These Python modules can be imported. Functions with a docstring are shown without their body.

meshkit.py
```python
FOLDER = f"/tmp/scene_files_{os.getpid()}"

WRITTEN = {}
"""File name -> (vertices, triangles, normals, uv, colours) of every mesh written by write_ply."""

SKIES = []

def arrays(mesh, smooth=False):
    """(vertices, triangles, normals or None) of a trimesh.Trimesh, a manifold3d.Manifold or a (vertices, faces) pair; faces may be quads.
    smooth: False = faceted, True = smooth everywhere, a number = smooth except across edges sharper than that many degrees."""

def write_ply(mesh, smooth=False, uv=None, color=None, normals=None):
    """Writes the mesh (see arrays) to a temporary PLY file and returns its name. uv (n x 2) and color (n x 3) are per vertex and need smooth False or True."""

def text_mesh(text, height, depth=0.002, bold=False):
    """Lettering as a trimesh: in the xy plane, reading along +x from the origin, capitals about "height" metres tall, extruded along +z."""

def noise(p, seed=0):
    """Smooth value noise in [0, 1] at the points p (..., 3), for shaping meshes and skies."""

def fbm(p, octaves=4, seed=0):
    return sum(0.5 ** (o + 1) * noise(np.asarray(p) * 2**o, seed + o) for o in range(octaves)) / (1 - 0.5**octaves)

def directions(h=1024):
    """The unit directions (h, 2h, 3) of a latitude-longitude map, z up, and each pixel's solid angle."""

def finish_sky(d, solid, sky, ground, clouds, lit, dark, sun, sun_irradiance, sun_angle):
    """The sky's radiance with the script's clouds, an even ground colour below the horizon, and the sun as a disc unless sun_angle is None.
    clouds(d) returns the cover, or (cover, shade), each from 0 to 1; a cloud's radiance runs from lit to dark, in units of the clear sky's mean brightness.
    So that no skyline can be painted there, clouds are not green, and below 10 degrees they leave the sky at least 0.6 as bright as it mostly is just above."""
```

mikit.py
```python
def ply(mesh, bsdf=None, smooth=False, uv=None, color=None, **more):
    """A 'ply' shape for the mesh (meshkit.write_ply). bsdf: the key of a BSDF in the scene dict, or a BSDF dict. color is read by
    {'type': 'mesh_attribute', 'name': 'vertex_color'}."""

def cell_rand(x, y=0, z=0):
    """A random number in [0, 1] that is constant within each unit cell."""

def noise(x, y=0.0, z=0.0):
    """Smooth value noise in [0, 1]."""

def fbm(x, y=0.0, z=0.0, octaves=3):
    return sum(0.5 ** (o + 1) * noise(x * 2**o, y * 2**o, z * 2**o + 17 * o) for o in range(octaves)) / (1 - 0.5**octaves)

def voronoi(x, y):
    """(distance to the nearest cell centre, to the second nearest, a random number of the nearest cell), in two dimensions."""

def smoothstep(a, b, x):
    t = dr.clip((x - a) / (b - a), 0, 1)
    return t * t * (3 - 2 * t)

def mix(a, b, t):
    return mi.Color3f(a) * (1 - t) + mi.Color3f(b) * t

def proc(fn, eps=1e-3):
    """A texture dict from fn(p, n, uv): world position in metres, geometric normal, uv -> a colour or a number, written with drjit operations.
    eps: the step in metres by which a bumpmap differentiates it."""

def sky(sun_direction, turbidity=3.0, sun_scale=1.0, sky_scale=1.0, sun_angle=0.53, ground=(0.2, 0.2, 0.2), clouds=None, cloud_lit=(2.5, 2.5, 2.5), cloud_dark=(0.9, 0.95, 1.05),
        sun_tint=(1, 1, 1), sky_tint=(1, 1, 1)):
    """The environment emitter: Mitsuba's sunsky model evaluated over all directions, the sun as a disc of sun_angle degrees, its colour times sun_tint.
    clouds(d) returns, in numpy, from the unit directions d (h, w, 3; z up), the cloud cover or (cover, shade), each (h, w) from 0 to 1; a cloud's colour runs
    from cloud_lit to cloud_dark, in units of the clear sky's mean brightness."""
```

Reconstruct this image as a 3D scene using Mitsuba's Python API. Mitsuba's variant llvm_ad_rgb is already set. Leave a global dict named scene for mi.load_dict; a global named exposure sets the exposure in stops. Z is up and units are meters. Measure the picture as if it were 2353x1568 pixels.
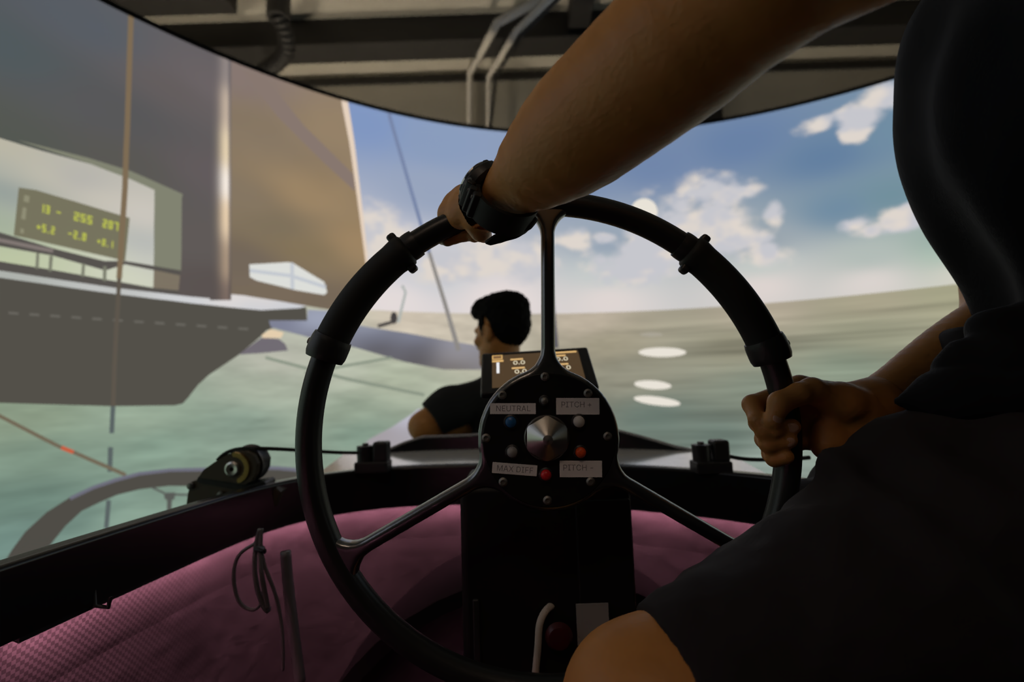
import math, numpy as np, trimesh, mitsuba as mi, drjit as dr, mikit, meshkit, manifold3d as m3
from shapely.geometry import Polygon, LineString, Point, box as sbox
from shapely.ops import unary_union
from shapely import affinity

# ------------------------------------------------------------------ camera, light, exposure
exposure = 0.0
EYE = np.array([0.0, 0.0, 1.5])
FOCAL, PITCH, ROLL = 1100.0, 0.099, 0.033           # focal length in pixels of the 2353 wide frame, radians
cp, sp, cr, sr = math.cos(PITCH), math.sin(PITCH), math.cos(ROLL), math.sin(ROLL)
RIGHT = np.array([cr, sp * sr, -cp * sr])
FWD = np.array([0.0, cp, sp])
UP = np.array([sr, -sp * cr, cp * cr])
scene, labels = {'type': 'scene'}, {}
scene['camera'] = {'type': 'thinlens', 'fov': 2 * math.degrees(math.atan(2353 / 2 / FOCAL)), 'fov_axis': 'x', 'near_clip': 0.02, 'far_clip': 60.0,
                   'aperture_radius': 0.0024, 'focus_distance': 0.47,
                   'to_world': mi.ScalarTransform4f().look_at(EYE.tolist(), (EYE + FWD).tolist(), UP.tolist())}
SCREEN_GAIN = 1.0                                    # brightness of the projected picture
ADDED_WALL_LIGHT = (112.0, 97.0, 73.0)                         # added unseen floor lamps that brighten the end wall and ceiling
BATTEN_LIGHT = (15.0, 11.0, 8.0)                     # dim ceiling batten behind the viewer, lights the labels, the knee and the far forearm
LED_LIGHT = (52.0, 20.0, 28.0)                        # magenta strip lamps under the cockpit rim

def at(px, py, depth):
    """The point at a distance of depth metres along the camera's axis, seen at the pixel (px, py)."""
    return EYE + depth * (FWD + RIGHT * (px - 1176.5) / FOCAL - UP * (py - 784.0) / FOCAL)

def lin(r, g, b):
    return [((c / 255 + 0.055) / 1.055) ** 2.4 if c > 10 else c / 255 / 12.92 for c in (r, g, b)]

# ------------------------------------------------------------------ materials
def mat(name, base, rough=0.5, metallic=0.0, spec=0.5, **k):
    b = base if isinstance(base, dict) else {'type': 'rgb', 'value': list(base)}
    scene[name] = {'type': 'twosided', 'bsdf': {'type': 'principled', 'base_color': b, 'roughness': rough, 'metallic': metallic, 'specular': spec, **k}}
    return name
def bumped(name, base, fn, scale, rough=0.5, eps=1e-3, **k):
    b = base if isinstance(base, dict) else {'type': 'rgb', 'value': list(base)}
    scene[name] = {'type': 'twosided', 'bsdf': {'type': 'bumpmap', 'arbitrary': mikit.proc(fn, eps), 'scale': scale,
                   'bsdf': {'type': 'principled', 'base_color': b, 'roughness': rough, **k}}}
    return name
mat('black_gloss', (0.010, 0.010, 0.011), 0.22)
mat('black_anodised', (0.012, 0.013, 0.013), 0.34)
mat('black_plate', (0.006, 0.006, 0.006), 0.5, spec=0.25)
mat('black_rubber', (0.013, 0.013, 0.012), 0.62, spec=0.3)
mat('black_plastic', (0.014, 0.014, 0.015), 0.42)
mat('black_matt', (0.008, 0.008, 0.008), 0.85, spec=0.1)
mat('dark_steel', (0.018, 0.017, 0.017), 0.6)
mat('steel', (0.62, 0.60, 0.56), 0.30, 1.0)
mat('dull_steel', (0.20, 0.19, 0.18), 0.42, 1.0)
mat('screw_steel', (0.30, 0.29, 0.27), 0.55, 1.0)
mat('spoke_metal', (0.24, 0.24, 0.245), 0.27, 1.0)
mat('cable_grey', (0.12, 0.115, 0.12), 0.30)
mat('brass', (0.75, 0.52, 0.17), 0.35, 1.0)
mat('bronze_plate', (0.055, 0.045, 0.028), 0.5)
mat('white_plastic', (0.55, 0.54, 0.52), 0.4)
mat('grey_plastic', (0.30, 0.29, 0.29), 0.4)
mat('blue_plastic', (0.015, 0.11, 0.30), 0.35)
mat('red_plastic', (0.60, 0.015, 0.02), 0.3)
mat('orange_plastic', (0.75, 0.085, 0.01), 0.35)
mat('label_paper', (0.80, 0.76, 0.78), 0.6)
mat('label_ink', (0.22, 0.20, 0.22), 0.7)
mat('deck_white', (0.82, 0.81, 0.78), 0.14, 0.55)
mat('rope_black', (0.012, 0.012, 0.012), 0.8)
mat('rope_pale', (0.55, 0.50, 0.44), 0.8)
mat('pipe_grey', (0.60, 0.57, 0.53), 0.5)
mat('concrete', {**mikit.proc(lambda p, n, uv: mikit.mix((0.05, 0.048, 0.045), (0.09, 0.086, 0.08), mikit.fbm(p.x * 3, p.y * 3, 0.0, 4)))}, 0.8)
mat('hangar_panel', {**mikit.proc(lambda p, n, uv: mikit.mix((0.46, 0.43, 0.37), (0.54, 0.51, 0.45), mikit.fbm(p.x * 2, p.y * 2, p.z * 2, 3)))}, 0.75)
mat('hangar_dark', (0.12, 0.115, 0.105), 0.9)
mat('eye_white', (0.7, 0.68, 0.65), 0.2)
def skin_tone(p, n, uv):
    a = mikit.fbm(p.x * 38, p.y * 38, p.z * 38, 3)
    return mikit.mix((0.42, 0.172, 0.043), (0.53, 0.228, 0.062), a)
bumped('skin', mikit.proc(skin_tone), lambda p, n, uv: mikit.fbm(p.x * 420, p.y * 420, p.z * 420, 2), 0.0004, 0.46, specular=0.4)
mat('nail', (0.55, 0.30, 0.20), 0.3)
mat('dark_red_plastic', (0.05, 0.003, 0.006), 0.4)
mat('hair', (0.004, 0.0035, 0.003), 0.8, spec=0.12)
def cloth_bump(p, n, uv):
    return mikit.noise(p.x * 900, p.y * 900, p.z * 900)
bumped('shirt_cloth', (0.0055, 0.0062, 0.0080), cloth_bump, 0.0004, 0.9, sheen=0.45, specular=0.15)
bumped('shorts_cloth', (0.016, 0.0135, 0.0145), cloth_bump, 0.0004, 0.85, sheen=0.35, specular=0.2)
bumped('crew_cloth', (0.008, 0.009, 0.009), cloth_bump, 0.0004, 0.9)

# ------------------------------------------------------------------ helpers for names and shapes
def free(key):
    if key not in scene and not any(k.startswith(key + '__') for k in scene) and key not in labels: return key
    i = 1
    while f'{key}_{i:03d}' in scene or f'{key}_{i:03d}' in labels or any(k.startswith(f'{key}_{i:03d}__') for k in scene): i += 1
    return f'{key}_{i:03d}'
def thing(name, label, category, group=None):
    key = free(name); labels[key] = {'label': label, 'category': category}
    if group: labels[key]['group'] = group
    return key
def obj(name, mesh, bsdf, parent=None, smooth=False, label=None, uv=None, **more):
    key = free(f'{parent}__{name}' if parent else name) if parent else name
    scene[key] = mikit.ply(mesh, bsdf, smooth, uv=uv, **more)
    if label: labels[key] = {'label': label}
    return key
def single(name, mesh, bsdf, label, category, smooth=False, group=None, **more):
    key = thing(name, label, category, group); scene[key] = mikit.ply(mesh, bsdf, smooth, **more); return key
def struct(name, mesh, bsdf, label, smooth=False):
    scene[name] = mikit.ply(mesh, bsdf, smooth); labels[name] = {'label': label, 'kind': 'structure', 'category': name.split('_')[0]}
    return name
def cat(*m): return trimesh.util.concatenate(list(m))
def rbox(lo, hi, r=0.004, n=10):
    lo, hi = np.array(lo, float), np.array(hi, float); r = min(r, (hi - lo).min() / 2 - 1e-5)
    s = m3.Manifold.sphere(r, n)
    return tm(m3.Manifold.batch_hull([s.translate([x, y, z]) for x in (lo[0] + r, hi[0] - r) for y in (lo[1] + r, hi[1] - r) for z in (lo[2] + r, hi[2] - r)]))
def box(lo, hi):
    lo, hi = np.array(lo, float), np.array(hi, float)
    b = trimesh.creation.box(hi - lo); b.apply_translation((lo + hi) / 2); return b
def tm(man):
    m = man.to_mesh(); return trimesh.Trimesh(m.vert_properties[:, :3], m.tri_verts, process=False)
def frame(o, x, y, z):
    M = np.eye(4); M[:3, 0], M[:3, 1], M[:3, 2], M[:3, 3] = x, y, z, o; return M
def place(mesh, M):
    mesh = mesh.copy(); mesh.apply_transform(M); return mesh
def unit(v): v = np.asarray(v, float); return v / np.linalg.norm(v)
def basis(z, hint=(0, 0, 1)):
    z = unit(z); h = np.array(hint, float)
    if abs(z @ unit(h)) > 0.98: h = np.array([1.0, 0, 0])
    x = unit(np.cross(h, z)); return x, np.cross(z, x), z
def spline(pts, n):
    from scipy.interpolate import CubicSpline
    pts = np.array(pts, float); t = np.r_[0, np.cumsum(np.linalg.norm(np.diff(pts, axis=0), axis=1))]
    return CubicSpline(t, pts)(np.linspace(0, t[-1], n))
def tube(pts, r, sides=12, n=None, caps=True):
    p = spline(pts, n) if n else np.array(pts, float)
    r = np.interp(np.linspace(0, 1, len(p)), np.linspace(0, 1, len(np.atleast_1d(r))), np.atleast_1d(r))
    t = np.gradient(p, axis=0); t /= np.linalg.norm(t, axis=1, keepdims=True)
    x = basis(t[0])[0]; V = []
    a = np.arange(sides) * 2 * np.pi / sides
    for i in range(len(p)):
        x = unit(x - t[i] * (x @ t[i])); y = np.cross(t[i], x)
        V.append(p[i] + r[i] * (np.cos(a)[:, None] * x + np.sin(a)[:, None] * y))
    V = np.vstack(V); F = []
    for i in range(len(p) - 1):
        for j in range(sides):
            k = (j + 1) % sides; F += [[i * sides + j, i * sides + k, (i + 1) * sides + k], [i * sides + j, (i + 1) * sides + k, (i + 1) * sides + j]]
    if caps:
        V = np.vstack([V, p[:1], p[-1:]]); c0, c1 = len(V) - 2, len(V) - 1; e = (len(p) - 1) * sides
        for j in range(sides):
            k = (j + 1) % sides; F += [[c0, k, j], [c1, e + j, e + k]]
    return trimesh.Trimesh(V, F, process=False)
def prism(poly, h, bevel=0.0):
    """A shapely polygon pushed out from z = 0 to z = h, its upper edge chamfered."""
    ps = [g for g in getattr(poly, 'geoms', [poly]) if g.area > 1e-10]
    if not bevel: return cat(*[trimesh.creation.extrude_polygon(g, h, engine='earcut') for g in ps])
    out = []
    for g in ps:
        def sect(q): return m3.CrossSection([np.array(r.coords)[:-1] for r in [q.exterior, *q.interiors]], m3.FillRule.EvenOdd)
        lo = m3.Manifold.extrude(sect(g), h - bevel)
        steps = [m3.Manifold.extrude(sect(g).offset(-bevel * (1 - math.cos(a)), m3.JoinType.Round), bevel * math.sin(a) + 1e-5).translate([0, 0, h - bevel - 1e-5]) for a in np.linspace(0.35, math.pi / 2, 5)]
        out.append(tm(m3.Manifold.batch_boolean([lo, *steps], m3.OpType.Add)))
    return cat(*out)
def lathe(profile, n=40):
    return trimesh.creation.revolve(np.array(profile, float), sections=n)
def sphere(c, r, sub=3):
    s = trimesh.creation.icosphere(sub, 1.0); s.vertices = s.vertices * r + np.asarray(c); return s

# ------------------------------------------------------------------ organic shapes: distance fields and surface nets
def bone(a, b, ra, rb=None): return ('c', np.array(a, float), np.array(b, float), ra, ra if rb is None else rb)
def ellipsoid(c, r, R=np.eye(3)): return ('e', np.array(c, float), np.array(r, float), R)
def dist(P, q):
    if q[0] == 'c':
        ab = q[2] - q[1]; t = np.clip((P - q[1]) @ ab / (ab @ ab + 1e-12), 0, 1)
        return np.linalg.norm(P - q[1] - t[:, None] * ab, axis=1) - (q[3] + (q[4] - q[3]) * t)
    d = ((P - q[1]) @ q[3]) / q[2]; k = np.linalg.norm(d, axis=1); g = np.linalg.norm(d / q[2], axis=1)
    return k * (k - 1) / np.maximum(g, 1e-9)
def smin(a, b, k):
    h = np.maximum(k - np.abs(a - b), 0) / k; return np.minimum(a, b) - h * h * k * 0.25
def blend(P, prims, k):
    d = dist(P, prims[0])
    for q in prims[1:]: d = smin(d, dist(P, q), k)
    return d
def nets(f, lo, hi, h):
    """The zero surface of f inside the box as a mesh of cells h wide (surface nets, evaluated only near the surface)."""
    lo = np.array(lo, float); B = 8
    nb = np.maximum(1, np.ceil((np.array(hi) - lo) / h / B).astype(int)); n = nb * B + 1
    g = np.stack(np.meshgrid(*[np.arange(k) for k in nb], indexing='ij'), -1).reshape(-1, 3)
    c = f(lo + (g * B + B / 2) * h); D = np.empty(n, np.float32)
    Dc = np.where(c > 0, 1.0, -1.0).reshape(nb)
    D[:-1, :-1, :-1] = Dc.repeat(B, 0).repeat(B, 1).repeat(B, 2); D[-1], D[:, -1], D[:, :, -1] = D[-2], D[:, -2], D[:, :, -2]
    o = np.stack(np.meshgrid(*[np.arange(B + 1)] * 3, indexing='ij'), -1).reshape(-1, 3)
    near = g[np.abs(c) < B * h * 1.25]
    for s in range(0, len(near), 400):
        idx = (near[s:s + 400, None] * B + o).reshape(-1, 3)
        D[idx[:, 0], idx[:, 1], idx[:, 2]] = f(lo + idx * h)
    ins = D < 0
    cnt = sum(ins[a:n[0] - 1 + a, b:n[1] - 1 + b, e:n[2] - 1 + e].astype(np.int8) for a in (0, 1) for b in (0, 1) for e in (0, 1))
    cells = np.argwhere((cnt > 0) & (cnt < 8)); num = np.full(n - 1, -1, np.int32); num[tuple(cells.T)] = np.arange(len(cells))
    acc, w = np.zeros((len(cells), 3)), np.zeros(len(cells)); cor = np.array([[a, b, e] for a in (0, 1) for b in (0, 1) for e in (0, 1)])
    for i in range(8):
        for j in range(i + 1, 8):
            if np.abs(cor[i] - cor[j]).sum() == 1:
                di, dj = D[tuple((cells + cor[i]).T)], D[tuple((cells + cor[j]).T)]; m = (di < 0) != (dj < 0)
                t = np.where(m, di / np.where(m, di - dj, 1), 0)
                acc += m[:, None] * (cor[i] + t[:, None] * (cor[j] - cor[i])); w += m
    V = lo + (cells + acc / w[:, None]) * h; F = []
    for ax in range(3):
        u, v = [(1, 2), (2, 0), (0, 1)][ax]
        sl = [slice(1, k - 1) for k in n]; s0, s1 = list(sl), list(sl); s0[ax], s1[ax] = slice(0, n[ax] - 1), slice(1, n[ax])
        A, Bq = ins[tuple(s0)], ins[tuple(s1)]; e = np.argwhere(A != Bq); out = A[tuple(e.T)]
        base = e + [0 if k == ax else 1 for k in range(3)]; du, dv = np.eye(3, dtype=int)[u], np.eye(3, dtype=int)[v]
        q = np.stack([num[tuple((base - s * du - t * dv).T)] for s, t in ((1, 1), (0, 1), (0, 0), (1, 0))], 1)
        q = np.where(out[:, None], q, q[:, ::-1]); F.append(q)
    F = np.vstack(F); F = F[(F >= 0).all(1)]
    return trimesh.Trimesh(V, np.vstack([F[:, [0, 1, 2]], F[:, [0, 2, 3]]]), process=False)

# ------------------------------------------------------------------ the hangar
XL, XR, YB, YF, ZC = -6.0, 7.0, -5.0, 3.75, 4.15
struct('floor', box((XL, YB, -0.1), (XR, YF, 0)), 'concrete', 'dark concrete hangar floor under the boat mock-up')
struct('ceiling', box((XL, YB, ZC), (XR, YF, ZC + 0.1)), 'hangar_panel', 'pale panelled hangar ceiling above the curved screen')
struct('wall_front', box((XL, YF, 0), (XR, YF + 0.1, ZC)), 'hangar_panel', 'pale hangar end wall showing above the curved screen')
struct('wall_back', box((XL, YB - 0.1, 0), (XR, YB, ZC)), 'hangar_dark', 'dark hangar wall behind the driver')
struct('wall_left', box((XL - 0.1, YB, 0), (XL, YF, ZC)), 'hangar_dark', 'dark hangar side wall on the left')
struct('wall_right', box((XR, YB, 0), (XR + 0.1, YF, ZC)), 'hangar_dark', 'dark hangar side wall on the right')
def ceil_at(px, py, z):
    d = at(px, py, 1.0) - EYE; return EYE + d * (z - EYE[2]) / d[2]
def wall_at(px, py, y):
    d = at(px, py, 1.0) - EYE; return EYE + d * y / d[1]
# eaves line, main beam, rafter, wall post
z = wall_at(1176, 176, YF)[2]
single('eaves_rail', box((XL, YF - 0.02, z - 0.03), (XR, YF, z + 0.03)), 'dark_steel', 'thin dark steel rail running along the pale end wall', 'rail')
ya, yb = ceil_at(1176, 52, ZC - 0.1)[1], ceil_at(1176, 98, ZC - 0.1)[1]
t = thing('ceiling_beam', 'thick dark steel beam crossing under the pale ceiling', 'beam')
obj('web', box((XL, ya + 0.03, ZC - 0.2), (XR, yb - 0.03, ZC)), 'dark_steel', t)
obj('flange', box((XL, ya, ZC - 0.215), (XR, yb, ZC - 0.195)), 'dark_steel', t)
r = ceil_at(1332, 30, ZC - 0.1)
single('rafter', box((r[0] - 0.07, YB, ZC - 0.16), (r[0] + 0.07, ya + 0.02, ZC)), 'dark_steel', 'dark steel rafter meeting the thick beam from the near side', 'rafter')
r = ceil_at(300, 12, ZC - 0.05)
single('purlin', box((XL, r[1] - 0.18, ZC - 0.12), (-1.75, r[1] + 0.02, ZC)), 'dark_steel', 'dark steel purlin in the top left corner of the ceiling', 'purlin')
r = wall_at(1630, 260, YF)
single('wall_post', box((r[0] - 0.085, YF - 0.05, 0), (r[0] + 0.085, YF, z - 0.03)), 'dark_steel', 'dark upright post on the end wall below the thin rail', 'post')
# conduits: down the wall, then along the ceiling
def conduit(name, px, r, m, label, catg, dy=0.0):
    pts = []
    for i, (x, y) in enumerate(px):
        pts.append(wall_at(x, y, YF - 0.05 - dy) if i < 2 else ceil_at(x, y, ZC - 0.42 - dy))
    single(name, tube(pts, r, 10), m, label, catg, smooth=60)
conduit('conduit', [(1079, 420), (1080, 168), (1143, 52), (1240, 0), (1290, -28)], 0.026, 'pipe_grey', 'pale grey conduit bending from the wall to the ceiling, the left one', 'pipe')
conduit('conduit', [(1122, 420), (1124, 175), (1186, 72), (1262, -2), (1320, -60)], 0.022, 'pipe_grey', 'pale grey conduit bending from the wall to the ceiling, the right one', 'pipe', 0.05)
conduit('cable', [(1112, 420), (1140, 175), (1203, 74), (1274, 6), (1330, -46)], 0.012, 'rope_black', 'black cable clipped along the right conduit', 'cable', 0.11)
d = [ceil_at(640, 36, ZC - 0.27), ceil_at(655, 75, ZC - 0.33), ceil_at(658, 110, ZC - 0.38), ceil_at(640, 140, ZC - 0.42), ceil_at(590, 200, ZC - 0.5)]
t = thing('air_hose', 'black ribbed air hose hanging in front of the thick beam', 'hose')
rr = 0.052 + 0.004 * np.sin(np.linspace(0, 34 * math.pi, 120))
obj('hose', tube(d, rr, 14, 120), 'dark_steel', t, smooth=True)
obj('collar', tube([d[0] + (0, 0, 0.27), d[0] - (0, 0, 0.02)], 0.07, 18), 'dark_steel', t, smooth=40)
# unseen lamps added behind the screen to brighten the end wall and ceiling
for x, y, g, s in ((-0.9, 3.5, 1.0, 'the middle of'), (2.9, 3.5, 0.25, 'the right end of'), (-2.4, 2.5, 1.15, 'the left side of'), (3.7, 2.3, 0.35, 'the right side of')):
    t = thing('added_wall_light', f'added unseen floor lamp standing behind {s} the curved screen', 'lamp')
    obj('stand', cat(tube([(x, y, 0), (x, y, 0.9)], 0.02), box((x - 0.2, y - 0.15, 0), (x + 0.2, y + 0.15, 0.03))), 'dark_steel', t)
    q = place(box((-0.16, -0.12, -0.02), (0.16, 0.12, 0.02)), frame((x, y, 0.95), *basis((0, 0.05, 1))))
    obj('housing', q, 'dark_steel', t)
    v = np.array([[-.15, -.11, .023], [.15, -.11, .023], [.15, .11, .023], [-.15, .11, .023]])
    q = place(trimesh.Trimesh(v, [[0, 1, 2], [0, 2, 3]], process=False), frame((x, y, 0.95), *basis((0, 0.05, 1))))
    obj('lamp', q, 'white_plastic', t, emitter={'type': 'area', 'radiance': {'type': 'rgb', 'value': [c * g for c in ADDED_WALL_LIGHT]}})

t = thing('ceiling_lamp', 'long warm ceiling lamp hanging behind the viewer', 'lamp')
M = frame((-0.5, -1.6, 3.72), (1, 0, 0), (0, -1, 0), (0, 0, -1))
obj('housing', place(rbox((-0.65, -0.09, -0.08), (0.65, 0.09, 0.0), 0.01), M), 'pipe_grey', t)
obj('diffuser', place(trimesh.Trimesh([[-.62, -.08, .001], [.62, -.08, .001], [.62, .08, .001], [-.62, .08, .001]], [[0, 1, 2], [0, 2, 3]], process=False), M), 'white_plastic', t,
    emitter={'type': 'area', 'radiance': {'type': 'rgb', 'value': list(BATTEN_LIGHT)}, 'sampling_weight': 2.0})
for x in (-0.45, 0.45): obj('hanger', tube([(-0.5 + x, -1.6, 3.80), (-0.5 + x, -1.6, ZC)], 0.006, 8), 'dark_steel', t)

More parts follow.
